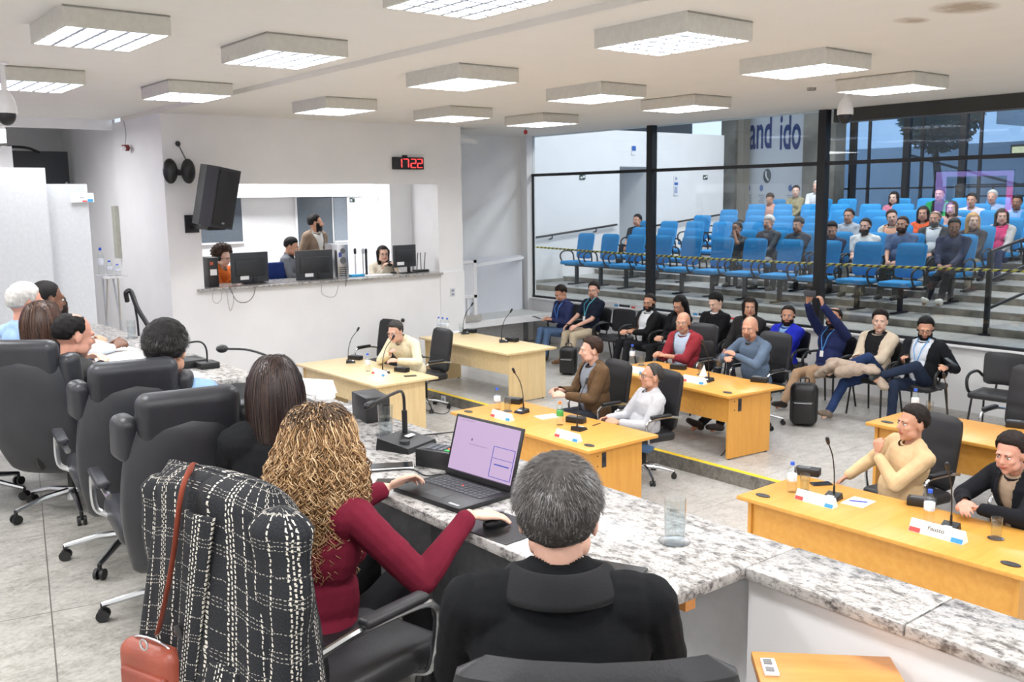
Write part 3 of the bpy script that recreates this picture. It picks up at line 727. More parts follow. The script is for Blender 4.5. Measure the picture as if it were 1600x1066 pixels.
for k, z in enumerate((.35, .72, 1.1)): MB().tube([(0, 0, z), (2.6, -.35, z+.52), (5.0, -.6, z+1.0)], .022).build('rail', M['frame'], t)
MB().rbox((3.6, -.45, 1.25), (.05, .05, 1.1), .004).build('post', M['frame'], t)
def sign(name, label, p, w_, h_, bg, cat='sign', marks=(), ax='Y'):
    t = thing(name, label, cat, p)
    (bx(-w_/2, w_/2, -.008, 0, -h_/2, h_/2) if ax == 'Y' else bx(-.008, 0, -w_/2, w_/2, -h_/2, h_/2)).build('panel', bg, t, smooth=False)
    for i, (x0, x1, z0, z1, m) in enumerate(marks):
        (bx(x0*w_, x1*w_, -.011, -.008, z0*h_, z1*h_) if ax == 'Y' else bx(-.011, -.008, -x1*w_, -x0*w_, z0*h_, z1*h_)).build('mark', m, t, smooth=False)
    return t
gr = mat((40, 70, 54), .5); wh = M['white']; bl = mat((52, 104, 186), .5); gy = mat((150, 160, 180), .6)
for px_, py_, l in ((910, 277, 'small green exit sign high on the hall wall, left of the doorway'), (1102, 277, 'small green exit sign on the hall wall near its right end')):
    sign('exit_sign', l, PY(px_, py_, AY-.01), .16, .10, gr, marks=[(-.4, -.05, -.3, .1, wh), (.05, .4, -.1, .3, wh)])
sign('blue_sign', 'blue and white sign above the doorway in the hall wall', PY(990, 235, AY-.01), .14, .20, wh, marks=[(-.45, .45, -.05, .48, bl)])
sign('poster', 'narrow blue and white notice poster on the hall wall', PY(1056, 290, AY-.01), .15, .46, wh, 'poster', [(-.4, .4, .02, .16, bl)]+[(-.4, .3, -.1-.07*i, -.07-.07*i, bl) for i in range(5)]+[(-.2, .2, .28, .42, gy)])
sign('hall_clock', 'small red digital clock in the passage beyond the hall doorway', PY(981, 273, 16.4), .2, .09, M['blackm'], 'clock', [(-.4, -.1, -.25, .25, emis((255, 50, 50), 1.5)), (.1, .4, -.25, .25, emis((255, 50, 50), 1.5))])
sign('exit_sign', 'small lit sign on the mullion at the upper right of the glass', PX(1592, 234, FX-.35), .34, .22, M['blackm'], marks=[(-.4, .4, -.3, .3, mat((200, 205, 170), .5))], ax='X')
rs_ = ['front', 'second', 'third', 'fourth']
# ledge signs lying on the sill of the low wall
for i, (xa, ya, xb, yb, l) in enumerate([(938, 472, 968, 477, 'the first from the left'), (985, 481, 1013, 485, 'left of the bearded man'), (1062, 492, 1092, 497, 'beside the woman in black'), (1098, 497, 1128, 502, 'beside the black sweater'), (1140, 503, 1165, 507, 'the rightmost')]):
    p0 = PX(xa, ya, GX-.06); p1 = PX(xb, yb, GX-.06)
    t = thing('name_strip', 'white red and blue name strip on the sill, ' + l, 'sign', (GX-.06, (p0.y+p1.y)/2, .956), 0, 'name strips on the window sill')
    L = abs(p1.y-p0.y)*.95; bx(-.02, .0, -L/2, L/2, 0, .075).build('strip', M['white'], t, smooth=False)
    bx(-.022, -.02, -L/2, -L/2+.09, 0.005, .04).build('blue_mark', M['blue'], t, smooth=False); bx(-.022, -.02, L/2-.12, L/2-.03, .005, .035).build('red_mark', M['red'], t, smooth=False)

# ================================================================ BOOTH WALL FITTINGS
t = thing('wall_clock', 'black digital wall clock with red digits 17:22', 'clock', PY(635.5, 255.5, BY))
bx(-.265, .265, -.07, -.002, -.09, .09, r=.006).build('case', M['blackm'], t)
dig = emis((255, 58, 58), 3.2); SEG = {'1': 'bc', '7': 'abc', '2': 'abged'}
S = {'a': (-.035, .035, .058, .066), 'g': (-.035, .035, -.004, .004), 'd': (-.035, .035, -.066, -.058), 'b': (.032, .042, .006, .058), 'c': (.032, .042, -.058, -.006), 'e': (-.042, -.032, -.058, -.006), 'f': (-.042, -.032, .006, .058)}
for i, (ch, x) in enumerate(zip('1722', (-.175, -.055, .075, .19))):
    m = MB()
    for s_ in SEG[ch]: a = S[s_]; m.box(x+a[0]*1.15, x+a[1]*1.15, -.074, -.07, a[2], a[3])
    m.build('digit', dig, t, smooth=False)
m = MB(); m.box(-.005+.012, .005+.012, -.074, -.07, .02, .03); m.box(-.005+.012, .005+.012, -.074, -.07, -.03, -.02)
MB().cyl((-.05, -.03, .09), (-.05, -.03, .12), .04).build('sensor', M['blackm'], t)
t = thing('wall_fans', 'pair of round black wall mounted fans or loudspeakers at the corner', 'fan', PY(275, 268, BY))
for dx in (-.12, .11): MB().ell((dx, -.13, 0), (.095, .07, .16)).build('drum', M['blackm'], t)
MB().cyl((-.04, -.13, -.02), (.04, -.13, -.02), .035).build('hub', M['plas'], t); MB().cyl((.0, -.13, 0), (0, 0, .02), .02).build('wall_arm', M['plas'], t)
MB().tube([(.10, -.1, .15), (.04, -.03, .34)], .007).build('wire', M['plas2'], t); MB().ell((.04, -.02, .35), (.035, .02, .035)).build('bracket', M['plas2'], t)
t = thing('loudspeaker', 'big black loudspeaker on a wall bracket left of the booth opening', 'speaker', PY(300, 348, BY))
SB = Matrix.Translation((.07, -.62, .33)) @ Matrix.Scale(1.1, 4) @ Matrix.Rotation(R(28), 4, 'Z') @ Matrix.Rotation(R(9), 4, 'X') @ Matrix.Rotation(R(7), 4, 'Y')
m = MB(); m.M = SB; m.add([(x, y, z) for z in (-.34, .34) for x, y in ((-.19, -.17), (.19, -.17), (.19, .0), (.10, .17), (-.10, .17), (-.19, 0))], [[5, 4, 3, 2, 1, 0], [6, 7, 8, 9, 10, 11]]+[[i, (i+1) % 6, 6+(i+1) % 6, 6+i] for i in range(6)])
m.build('cabinet', plastic((44, 45, 48), .5), t, smooth=False)
m = MB(); m.M = SB; m.box(-.17, .17, -.18, -.17, -.31, .31, r=.004); m.build('grille', mat((18, 18, 20), .6, bump=.4, bs=400), t)
m = MB(); m.M = SB; m.box(-.02, .02, -.185, -.18, -.29, -.27); m.build('badge', M['alu'], t); 
m = MB(); m.box(-.10, .08, -.03, -.003, -.13, .10); m.box(-.03, .02, -.55, -.03, -.08, -.03); m.box(-.03, .20, -.62, -.56, -.09, -.03); m.cyl((.1, -.6, -.05), (.1, -.62, .02), .02); m.build('wall_bracket', M['blackm'], t, smooth=False)
MB().tube([(-.02, -.05, .08), (.0, -.2, -.02), (.03, -.35, .05), (.06, -.5, .2)], .006).build('cable', M['plas2'], t)
sign('wall_socket', 'white wall socket low at the right end of the booth wall', PY(707, 457, BY-.03), .09, .13, mat((214, 214, 216), .5), 'socket', [(-.25, .25, .1, .35, gy), (-.25, .25, -.35, -.1, gy)])
# left side room: boards, table, handrail, fixture
def board(x0, x1, y, z1, label):
    t = thing('white_partition', label, 'partition', ((x0+x1)/2, y, PZP)); w_ = (x1-x0)/2
    bx(-w_, w_, 0, .05, 0, z1-PZP).build('panel', mat((196, 199, 204), .5, var=.02), t, smooth=False); return t
board(.7, 2.31, 10.0, 3.14, 'tall white partition behind the seated row at the left edge')
b2 = board(2.18, 2.72, 10.15, 2.99, 'lower white partition with a small name sign at its top corner')
p = PY(128, 309, 10.13); s_ = sign('name_sign', 'small white sign with red and blue marks on the white partition', p, .22, .09, M['paper'], 'sign', [(.0, .2, -.45, -.3, M['red']), (.22, .45, -.45, -.15, M['blue']), (-.1, .08, -.05, .08, gy)])
p = PX(180, 322, 4.22); p2 = PX(187, 404, 4.22)
tag(bx(4.20, 4.255, p.y-.02, p.y+.13, p2.z, p.z).build('wall_fixture', mat((178, 178, 166), .5)), 'slim vertical metal fixture on the left side wall', 'fixture')
h0 = PY(200, 457, 10.6); h1 = PY(229, 505, 10.3)
t = thing('handrail', 'black stair handrail sloping down behind the far end of the podium', 'handrail', h0)
d = h1-h0; MB().tube([V((-.0, .05, -.10)), V((-.02, 0, 0)), V((.03, 0, .01)), d*.5, d, d*1.5], .026).build('rail', M['blackm'], t)
MB().tube([d*.35, d*.35+V((.02, .0, -.25)), V(((d*.35).x+.02, (d*.35).y, .62-h0.z))], .012).build('support', M['blackm'], t)
sp = PY(172, 430, 12.0); t = thing('side_table', 'small folding metal table holding bottles behind the podium', 'table', (sp.x, 12.0, .62)); hh = sp.z-.62
bx(-.13, .15, -.18, .18, hh-.03, hh).build('top', mat((214, 216, 218), .4), t)
for a, b in (((-.11, -.15), (-.06, .1)), ((.11, -.15), (.06, .1)), ((-.11, .15), (-.06, -.1)), ((.11, .15), (.06, -.1))): MB().tube([(a[0], a[1], 0), (b[0], b[1], hh-.03)], .011).build('leg', M['alu'], t)
# ================================================================ DESK-TOP THINGS
def make_mic(h=.42, lean=.10):
    t = thing('gooseneck_microphone', None, 'microphone')
    m = MB(); m.add([(-.055, -.06, 0), (.055, -.06, 0), (.055, .06, 0), (-.055, .06, 0), (-.045, -.05, .022), (.045, -.05, .022), (.05, .055, .04), (-.05, .055, .04)], [[3, 2, 1, 0], [4, 5, 6, 7], [0, 1, 5, 4], [1, 2, 6, 5], [2, 3, 7, 6], [3, 0, 4, 7]])
    b = m.build('base', M['plas'], t, smooth=False)
    MB().rbox((0, -.03, .028), (.05, .022, .004), .001, 1, Matrix.Rotation(R(9), 3, 'X')).build('label', M['paper'], b)
    MB().cyl((0, .03, .03), (0, .03, .09), .009, .007).build('collar', M['plas'], t)
    pts = [(0, .03, .09), (0, .02, h*.45), (0, -.02, h*.75), (0, -lean, h)]
    MB().tube(pts, .0045).build('neck', M['plas'], t)
    MB().cap((0, -lean, h), (0, -lean-.02, h+.035), .012, .014).build('head', M['blackm'], t); return t
mic = first(make_mic)
def make_box():
    t = thing('voting_console', None, 'console')
    bx(-.09, .09, -.045, .045, 0, .055, r=.004).build('case', M['plas'], t); bx(-.07, .02, -.03, .03, .055, .059, r=.001).build('keypad', mat((90, 92, 96), .5), t); return t
console = first(make_box)
def make_glass():
    t = thing('water_glass', None, 'glass')
    MB().lathe([(.0, .003), (.03, .003), (.034, .135), (.032, .135), (.028, .012), (0, .012)], n=28).build('tumbler', M['clear'], t)
    MB().lathe([(0, .013), (.0275, .013), (.030, .085), (0, .085)], n=28).build('water', M['water'], t)
    MB().lathe([(0, 0), (.045, 0), (.048, .004), (.044, .003), (0, .003)], n=28).build('coaster', metal((190, 192, 196), .25), t); return t
glass = first(make_glass)
capb = mat((44, 92, 210), .45); capo = mat((240, 130, 40), .45); labm = mat((222, 228, 236), .5)
def make_bottle():
    t = thing('water_bottle', None, 'bottle')
    MB().lathe([(0, 0), (.03, .0), (.033, .01), (.033, .06), (.03, .075), (.033, .09), (.033, .15), (.026, .175), (.013, .195), (.013, .205)], n=22).build('body', M['clear'], t)
    MB().lathe([(.0335, .085), (.0345, .087), (.0345, .135), (.0335, .137)], n=22).build('label', labm, t)
    MB().lathe([(0, .2), (.015, .2), (.015, .222), (0, .223)], n=16).build('cap', capb, t); return t
bottle = first(make_bottle)
def make_plate():
    t = thing('name_plate', None, 'name plate')
    m = MB(); L = .15; m.add([(-L, -.035, 0), (L, -.035, 0), (L, .035, 0), (-L, .035, 0), (-L, 0, .07), (L, 0, .07)], [[3, 2, 1, 0], [0, 1, 5, 4], [2, 3, 4, 5], [1, 2, 5], [3, 0, 4]])
    m.build('card', M['paper'], t, smooth=False)
    for a, b, mm, nm in ((-.148, -.085, M['red'], 'red_mark'), (.085, .148, M['blue'], 'blue_mark')):
        MB().add([(a, -.0352, .002), (b, -.0352, .002), (b, -.0232, .026 if nm[0] == 'r' else .026), (a, -.0232, .026)], [[0, 1, 2, 3]]).build(nm, mm, t, smooth=False)
    return t
plate = first(make_plate)
def onT(px, py, z): p = PZ(px, py, z); return p
TZ = .70; TU = .82
YW = face(0)      # front of the desk things faces the podium: their -y looks to -x
def rz_podium(): return R(-90)
G = 'gooseneck microphones on the tables'
for px, py, z, r, l in [(548, 567, TZ, 60, 'leftmost microphone on the light wood table of the cream sweater man'), (602, 583, TZ, 60, 'microphone bent towards the mouth of the man in the cream sweater'),
    (727, 522, TU, 60, 'microphone at the left end of the empty light wood table'), (787, 535, TU, 60, 'microphone at the right of the empty light wood table'),
    (815, 645, TZ, -80, 'tall microphone left of the brown jacket man'), (905, 672, TZ, 100, 'low microphone in front of the grey sweater man'),
    (1105, 596, TU, -80, 'microphone beside the folded paper on the bald men table'),
    (1300, 780, TZ, -80, 'microphone beside the white note with a pen'), (1483, 828, TZ, -80, 'microphone left of the rightmost water glass'), (1477, 662, TU, -80, 'tall microphone on the right rear table')]:
    mic(onT(px, py, z), R(r), 'black gooseneck ' + l, G)
for px, py, z, l in [(556, 562, TZ, 'beside the left microphone of the cream sweater man'), (628, 581, TZ, 'beside the cream sweater man hands'), (735, 520, TU, 'at the left end of the empty light wood table'), (800, 534, TU, 'on the right of the empty light wood table'),
    (803, 630, TZ, 'behind the bottle on the brown jacket man table'), (900, 660, TZ, 'in front of the brown jacket man hands'), (1060, 577, TU, 'before the hands of the red jacket man'), (1187, 597, TU, 'at the right end of the bald men table'),
    (1262, 742, TZ, 'behind the bottle on the right front table'), (1440, 790, TZ, 'beside the second bottle on the right front table'), (1590, 668, TU, 'at the right edge of the rear table')]:
    console(onT(px, py, z), R(-70), 'black voting console ' + l, 'voting consoles')
for px, py, z, l in [(575, 580, TZ, 'beside the cream sweater man'), (777, 640, TZ, 'at the left end of the brown jacket man table'), (988, 567, TU, 'at the left of the bald men table'), (1237, 769, TZ, 'on the left of the right front table'),
    (1451, 817, TZ, 'in the middle of the right front table'), (1429, 645, TU, 'at the left of the right rear table'), (686, 518, TU, 'leftmost of three beside the black chair'), (692, 519, TU, 'middle of three beside the black chair'), (699, 520, TU, 'rightmost of three beside the black chair')]:
    bottle(onT(px, py, z), 0, 'clear water bottle with blue cap ' + l, 'water bottles')
ob = bottle(onT(875, 664, TZ), 0, 'clear bottle with an orange cap and green label before the brown jacket', 'water bottles')
for c in kids(ob):
    if c.name.startswith(('cap', 'label')):
        c.data = c.data.copy(); c.data.materials[0] = capo if c.name.startswith('cap') else mat((70, 160, 80), .5)
for px, py, z, l in [(793, 643, TZ, 'beside the bottle left of the brown jacket man'), (1002, 571, TU, 'beside the bottle on the bald men table'), (1075+20, 586, TU, 'short one near the folded paper'), (1257, 769, TZ, 'beside the left bottle of the right front table'), (1556, 842, TZ, 'rightmost, before the black quilted jacket'),
    (721, 520, TU, 'on the empty light wood table'), (1452, 650, TU, 'on the right rear table'), (1054, 847, DZ, 'large in the foreground on the granite'), (603, 680, DZ, 'beside the desk microphone on the granite'), (206, 528, DZ, 'far away at the end of the granite desk')]:
    glass(onT(px, py, z), 0, 'clear glass of water ' + l, 'water glasses')
for px, py, z, l, txt in [(594, 586, TZ, 'before the cream sweater man', ''), (785, 654, TZ, 'left on the brown jacket man table', ''), (888, 686, TZ, 'front middle of the brown jacket man table', ''), (993, 582, TU, 'left on the bald men table', ''),
    (1085, 598, TU, 'in the middle of the bald men table', ''), (1275, 786, TZ, 'left on the right front table', ''), (1465, 838, TZ, 'large, right on the right front table', 'Fausto')]:
    q = plate(onT(px, py, z), R(-90), 'white name plate with red and blue marks ' + l, 'name plates')
    if 'large' in l: q.scale = (1.15, 1.1, 1.1)
    if txt: text('Fausto', .035, 'lettering', M['blackm'], q, (.0, -.0226, .042), (R(63), 0, 0), .0005)
t = thing('folded_card', 'white folded paper standing beside the bald men microphone', 'paper', onT(1100, 588, TU)); MB().add([(-.05, -.03, 0), (.05, -.03, 0), (0, .0, .13), (.0, .05, 0)], [[0, 1, 2], [1, 3, 2], [3, 0, 2]]).build('card', M['paper'], t, smooth=False); t.rotation_euler = (0, 0, R(-70))
def sheet(name, label, p, w_, d_, rz, m=None, th=.002, cat='paper'):
    o = MB().rbox((0, 0, th/2), (w_, d_, th), th*.2, 1).build(name, m or M['paper']); o.location = p; o.rotation_euler = (0, 0, R(rz)); return tag(o, label, cat)
sheet('paper_sheet', 'white note on the right front table', onT(1341, 785, TZ), .20, .16, 5)
sheet('paper_sheet', 'white sheet of paper left of the orange capped bottle', onT(856, 651, TZ), .22, .16, -10)
sheet('paper_sheet', 'white paper on the empty light wood table', onT(712, 519, TU), .22, .16, 10)
pn = tag(MB().cyl((-.06, 0, 0), (.06, 0, 0), .004).build('pen', mat((40, 60, 190), .4)), 'blue pen lying on the white note', 'pen'); pn.location = onT(1341, 785, TZ)+V((0, 0, .007)); pn.rotation_euler = (0, 0, R(-60))
pn = tag(MB().cyl((-.06, 0, 0), (.06, 0, 0), .004).build('pen', M['plas2']), 'dark pen on the table before the grey sweater man', 'pen'); pn.location = onT(932, 664, TZ)+V((0, 0, .005)); pn.rotation_euler = (0, 0, R(10))
def phone(p, rz, label, w_=.075, l_=.15, m=None):
    t = thing('smartphone', label, 'phone', p, R(rz)); MB().rbox((0, 0, .005), (w_, l_, .009), .004, 2).build('body', m or M['plas'], t); MB().rbox((0, 0, .0098), (w_-.006, l_-.006, .001), .0004, 1).build('screen', mat((30, 32, 38), .12, var=.02), t); return t
phone(onT(641, 588, TZ), 70, 'dark smartphone at the corner of the cream sweater man table')
phone(onT(1283, 757, TZ), 60, 'black smartphone on the right front table')
phone(onT(960, 893, DZ), 25, 'black smartphone on the granite beside the grey haired man', .085, .17)
phone(onT(622, 757, DZ), 50, 'dark smartphone with a gold edge beside the laptop', .085, .17, mat((150, 120, 70), .4))
phone(onT(612, 731, DZ), 60, 'white smartphone lying on the granite behind the laptop', .08, .17, M['white'])
# desk microphone console in the foreground
p = PZ(634, 698, DZ); t = thing('desk_microphone', 'large black conference microphone console with a bent gooseneck on the granite', 'microphone', p, R(20))
m = MB(); m.add([(-.10, -.09, 0), (.10, -.09, 0), (.10, .08, 0), (-.10, .08, 0), (-.095, -.085, .022), (.095, -.085, .022), (.095, .075, .048), (-.095, .075, .048)], [[3, 2, 1, 0], [4, 5, 6, 7], [0, 1, 5, 4], [1, 2, 6, 5], [2, 3, 7, 6], [3, 0, 4, 7]]); m.build('console', M['plas'], t, smooth=False)
MB().cyl((-.045, -.03, .028), (-.045, -.03, .040), .022).build('button', M['plas2'], t); MB().rbox((.03, -.0, .042), (.05, .022, .003), .001, 1, Matrix.Rotation(R(9), 3, 'X')).build('label', M['paper'], t)
MB().cyl((.055, .045, .04), (.055, .045, .14), .012).build('collar', M['plas'], t)
MB().tube([(.055, .045, .12), (.055, .045, .19), (.03, .035, .225), (-.03, .01, .24), (-.28, -.06, .245)], .0065).build('gooseneck', M['plas'], t)
MB().cap((-.28, -.06, .245), (-.33, -.075, .245), .014).build('microphone_head', M['blackm'], t)
c = MB().tube([(.1, .03, .02), (.2, .03, .004), (.3, -.05, .004), (.38, -.12, .004)], .003).build('cable', M['plas'], t)
# second podium microphone (big black foam) and the far one
p = PZ(470, 640, DZ); t = thing('desk_microphone', 'black gooseneck microphone with foam head stretching left above the dark haired woman', 'microphone', (p.x, p.y, DZ))
hp = PY(347, 545, p.y+.55) - V(p); m = MB().tube([(0, 0, 0), (0, 0, .12), (hp.x*.2, hp.y*.2, .22), (hp.x*.6, hp.y*.6, .27), hp], .006).build('gooseneck', M['plas'], t)
MB().ell(hp, (.032, .032, .022)).build('foam_head', M['blackm'], t); MB().rbox((0, 0, .02), (.14, .12, .04), .006).build('console', M['plas'], t)
p = PZ(324, 575, DZ); t = thing('desk_microphone', 'bent gooseneck microphone on the far half of the granite desk', 'microphone', (p.x, p.y, DZ))
MB().tube([(0, 0, 0), (0, 0, .12), (-.04, .0, .17), (-.14, .02, .16), (-.22, .05, .11)], .006).build('gooseneck', M['plas'], t); MB().rbox((0, 0, .02), (.12, .12, .04), .006).build('console', M['plas'], t)
# payment style keypad
p = PZ(688, 727, DZ); t = thing('voting_console', 'black keypad console with green and orange keys behind the laptop', 'console', p, R(-70))
bx(-.08, .08, -.055, .055, 0, .07, r=.004).build('case', M['plas'], t)
for i in range(3):
    for j in range(4): MB().rbox((-.035+i*.03, -.03+j*.02, .072), (.022, .014, .006), .002, 1).build('key', mat((84, 88, 96), .5), t)
MB().rbox((.06, -.03, .072), (.03, .014, .006), .002, 1).build('green_key', mat((40, 170, 90), .5), t); MB().rbox((.06, -.005, .072), (.03, .014, .006), .002, 1).build('orange_key', mat((240, 110, 50), .5), t)
# laptop
a, b = PZ(614, 768, DZ), PZ(717, 804, DZ); cxy = (PZ(614, 768, DZ)+PZ(787, 778, DZ))/2
ang = math.atan2((b-a).y, (b-a).x); t = thing('laptop', 'open black laptop with a lilac document on its screen', 'laptop', (a.x, a.y, DZ), ang)
LW = (b-a).length; LD = .25
MB().rbox((LW/2, LD/2, .009), (LW, LD, .018), .004, 2).build('base', M['plas'], t)
for r in range(5):
    for k in range(13):
        w_ = LW*.85/13
        MB().rbox((LW*.075+w_*(k+.5), LD*.92-.021*(r+.5)-.008, .0192), (w_*.84, .0165, .003), .001, 1).build('key', mat((66, 68, 72), .5), t)
MB().rbox((LW/2, LD*.24, .0183), (.10, .055, .001), .0004, 1).build('touchpad', mat((36, 37, 40), .35), t)
MB().ell((LW*.5, LD*.70, .021), (.004, .004, .003)).build('red_pointing_stick', M['red'], t)
MB().rbox((LW*.86, LD*.09, .0185), (.05, .010, .001), .0004, 1).build('badge', M['alu'], t)
LS = Matrix.Translation((0, LD-.005, .018)) @ Matrix.Rotation(R(-17), 4, 'X'); SH = .225
m = MB(); m.M = LS; m.rbox((LW/2, 0, SH/2), (LW, .008, SH), .003, 2); lid = m.build('lid', M['plas'], t)
m = MB(); m.M = LS; m.box(.012, LW-.012, -.0052, -.0045, .022, SH-.010); m.build('screen', emis((196, 170, 205), .8), lid, smooth=False)
def scr(x0, x1, z0, z1, c, nm):
    m = MB(); m.M = LS; m.box(LW*x0, LW*x1, -.0058, -.0052, SH*z0, SH*z1); m.build(nm, emis(c, .7), lid, smooth=False)
for x0, x1, z0, z1 in ((.64, .95, .62, .63), (.64, .95, .14, .15), (.64, .648, .14, .63), (.942, .95, .14, .63), (.64, .95, .44, .448), (.69, .9, .34, .36)): scr(x0, x1, z0, z1, (70, 80, 190), 'dialog_line')
for x0, x1, z0, z1 in ((.28, .55, .56, .566), (.30, .32, .62, .66), (.06, .95, .085, .09), (.10, .30, .92, .925)): scr(x0, x1, z0, z1, (120, 100, 140), 'document_line')
p = PZ(762, 832, DZ); o = MB().rbox((0, 0, .002), (.24, .20, .004), .002, 1).build('mouse_pad', M['blackm']); o.location = (1.775, 2.28, DZ); o.rotation_euler = (0, 0, ang); tag(o, 'black mouse pad right of the laptop', 'mouse pad')
t = thing('computer_mouse', 'black computer mouse under the hand of the curly haired woman', 'mouse', (1.775, 2.315, DZ+.004), ang); MB().ell((0, 0, .008), (.03, .052, .026)).build('shell', M['plas'], t)
MB().ell((0, .025, .031), (.004, .010, .004)).build('wheel', M['plas2'], t)
c = tag(MB().tube([PZ(575, 739, DZ)+V((0, 0, .004)), PZ(640, 735, DZ)+V((0, 0, .004)), PZ(665, 745, DZ)+V((0, 0, .004)), PZ(690, 742, DZ)+V((0, 0, .004))], .003).build('cable', M['plas']), 'black cable lying on the granite behind the phones', 'cable')
# papers and boxes on the far granite
for px, py, r, l in ((165, 545, 5, 'upper left white document on the far granite'), (185, 558, -12, 'white document in front of the folded hands')): sheet('paper_sheet', l, PZ(px, py, DZ)+V((0, 0, .003 if r < 0 else 0)), .30, .42, r)
def bxthing(name, label, cat, p, d, m, rz=0):
    o = MB().rbox((0, 0, d[2]/2), d, .006, 2).build(name, m); o.location = p; o.rotation_euler = (0, 0, R(rz)); return tag(o, label, cat)
bxthing('black_case', 'flat black case beside the far desk microphone', 'case', PZ(296, 572, DZ), (.16, .2, .05), M['plas'])
p = PZ(350, 612, DZ-.22); t = thing('podium_monitor', 'dark screen recessed between the two granite desk tops', 'monitor', (2.0, 4.98, DZ-.22), R(-20))
MB().rbox((0, 0, .01), (.22, .16, .02), .004).build('foot', M['plas'], t); MB().rbox((0, .0, .14), (.40, .02, .24), .004, 2, Matrix.Rotation(R(-14), 3, 'X')).build('screen', M['plas2'], t)
p = PZ(583, 652, DZ); bxthing('black_box', 'black box standing on the granite behind the water glass', 'box', PZ(585, 655, DZ)+V((.0, .03, 0)), (.12, .20, .12), M['plas'], -10)
p = PZ(510, 595, DZ); t = thing('tape_roll', 'white roll beside the curly hair on the granite', 'roll', PZ(509, 622, DZ)); MB().lathe([(.025, 0), (.05, 0), (.05, .06), (.025, .06), (.025, 0)]).build('roll', M['white'], t)
q = plate(PZ(480, 613, DZ), R(-60), 'white name plate right of the dark haired woman on the granite', 'name plates'); q.scale = (1.1, 1.1, 1.1)

# ================================================================ BOOTH EQUIPMENT
def monitor(px, py, w_, h_, label, rz, y=12.66, st=True):
    p = PY(px, py, y); t = thing('computer_monitor', label, 'monitor', (p.x, y, OZ0), R(rz)); zc = p.z-OZ0
    MB().rbox((0, 0, zc), (w_, .035, h_), .008, 3).build('display', plastic((50, 53, 57), .45), t)
    MB().rbox((0, -.022, zc), (w_*.8, .02, h_*.55), .01, 2).build('rear_housing', plastic((42, 44, 48), .45), t)
    if st:
        MB().rbox((.06, -.02, .05), (.05, .03, .12), .006).build('stand_neck', M['plas'], t); MB().rbox((.06, -.0, .009), (.30, .16, .016), .007).build('stand_base', M['plas'], t)
    MB().rbox((-.1, -.035, zc-h_*.33), (.13, .004, .05), .001, 1).build('sticker', M['paper'], t); return t
monitor(390, 418, .56, .42, 'dark monitor seen from behind in front of the orange sweater', 4)
monitor(491, 414, .58, .43, 'black monitor seen from behind in front of the grey jacket man', -2)
monitor(632, 400, .42, .34, 'black monitor beside the woman in the booth', 3)
p = PY(532, 436, 12.64); t = thing('computer_tower', 'silver computer tower seen from the rear on the booth counter', 'computer', (p.x, 12.64, OZ0)); hh = .50
bx(-.09, .09, -.10, .28, 0, hh, r=.004).build('case', M['alu'], t)
for z, d_ in ((.40, .08), (.26, .10)): MB().lathe([(0, 0), (d_/2, 0), (d_/2, .004), (0, .004)], (0.0, -.10, z), 20, Matrix.Rotation(R(90), 3, 'X')).build('fan_grille', mat((90, 92, 95), .5), t)
for i in range(5): bx(-.07, .05, -.104, -.10, .03+.03*i, .045+.03*i).build('slot_cover', mat((70, 72, 78), .5), t, smooth=False)
bx(-.07, -.02, -.104, -.10, .31, .38).build('port_panel', mat((60, 70, 150), .5), t, smooth=False)
t = thing('computer_tower', 'small black computer with a white label at the left end of the booth counter', 'computer', (PY(331, 440, 12.6).x, 12.6, OZ0)); bx(-.07, .07, -.08, .22, 0, .40, r=.005).build('case', M['plas'], t); bx(-.045, .045, -.084, -.08, .16, .24).build('label', M['paper'], t, smooth=False); bx(-.045, .0, -.084, -.08, .30, .34).build('sticker', mat((200, 90, 60)), t, smooth=False)
t = thing('router', 'black wireless router with four antennas on the booth counter', 'router', (PY(666, 424, 12.62).x-.05, 12.70, OZ0)); MB().rbox((0, 0, .02), (.24, .14, .035), .01).build('body', M['plas'], t)
for x, l_ in ((-.11, -.01), (-.04, .03), (.04, .0), (.10, .03)): MB().tube([(x, .05, .03), (x+l_, .06, .30)], .007).build('antenna', M['plas'], t)
for i, (px, h_, c) in enumerate(((556, .34, 'chrome'), (568, .34, 'chrome'), (573, .33, 'plas'))):
    q = PY(px, 430, 12.9); t = thing('microphone_stand', ['pair of thin microphone rods beside the silver tower', 'pale microphone rod in the booth', 'thick dark pole left of the booth woman'][i], 'stand', (q.x, 12.9, OZ0)); m = MB(); m.tube([(0, 0, 0), (.0, 0, h_)], .012 if i < 2 else .02); m.build('pole', M['alu'] if c == 'chrome' else M['plas'], t); MB().cap((0, 0, h_), (.0, 0, h_+.05), .022).build('clip', M['plas'] if i != 1 else M['alu'], t); MB().lathe([(0, 0), (.04, 0), (0, .01)]).build('foot', M['plas'], t)
for i, (pts, l) in enumerate([([(358, 448), (370, 470), (386, 472), (396, 462), (399, 448)], 'black cable loop hanging below the left monitor'), ([(332, 450), (333, 470), (340, 474), (346, 466), (345, 450)], 'thin pale cable loop at the left of the booth counter'), ([(503, 441), (503, 458), (513, 464), (524, 462), (529, 446)], 'grey cable loop under the second monitor'), ([(354, 450), (356, 470), (360, 486), (365, 470), (362, 450)], 'thin grey cable hanging lowest under the booth counter'), ([(540, 420), (541, 436), (540, 448)], 'dark cable hanging beside the silver tower')]):
    tag(MB().tube([PY(a, b, BY-.085) for a, b in pts], .005).build('cable', M['plas2'] if i in (0, 4) else mat((178, 176, 174), .5)), l, 'cable')
bxthing('blue_folder', 'bright blue folder on the booth counter', 'folder', PY(557, 431, 12.7)+V((0, 0, 0)), (.22, .12, .03), mat((40, 160, 215), .5)); bpy.data.objects['blue_folder'].location.z = OZ0
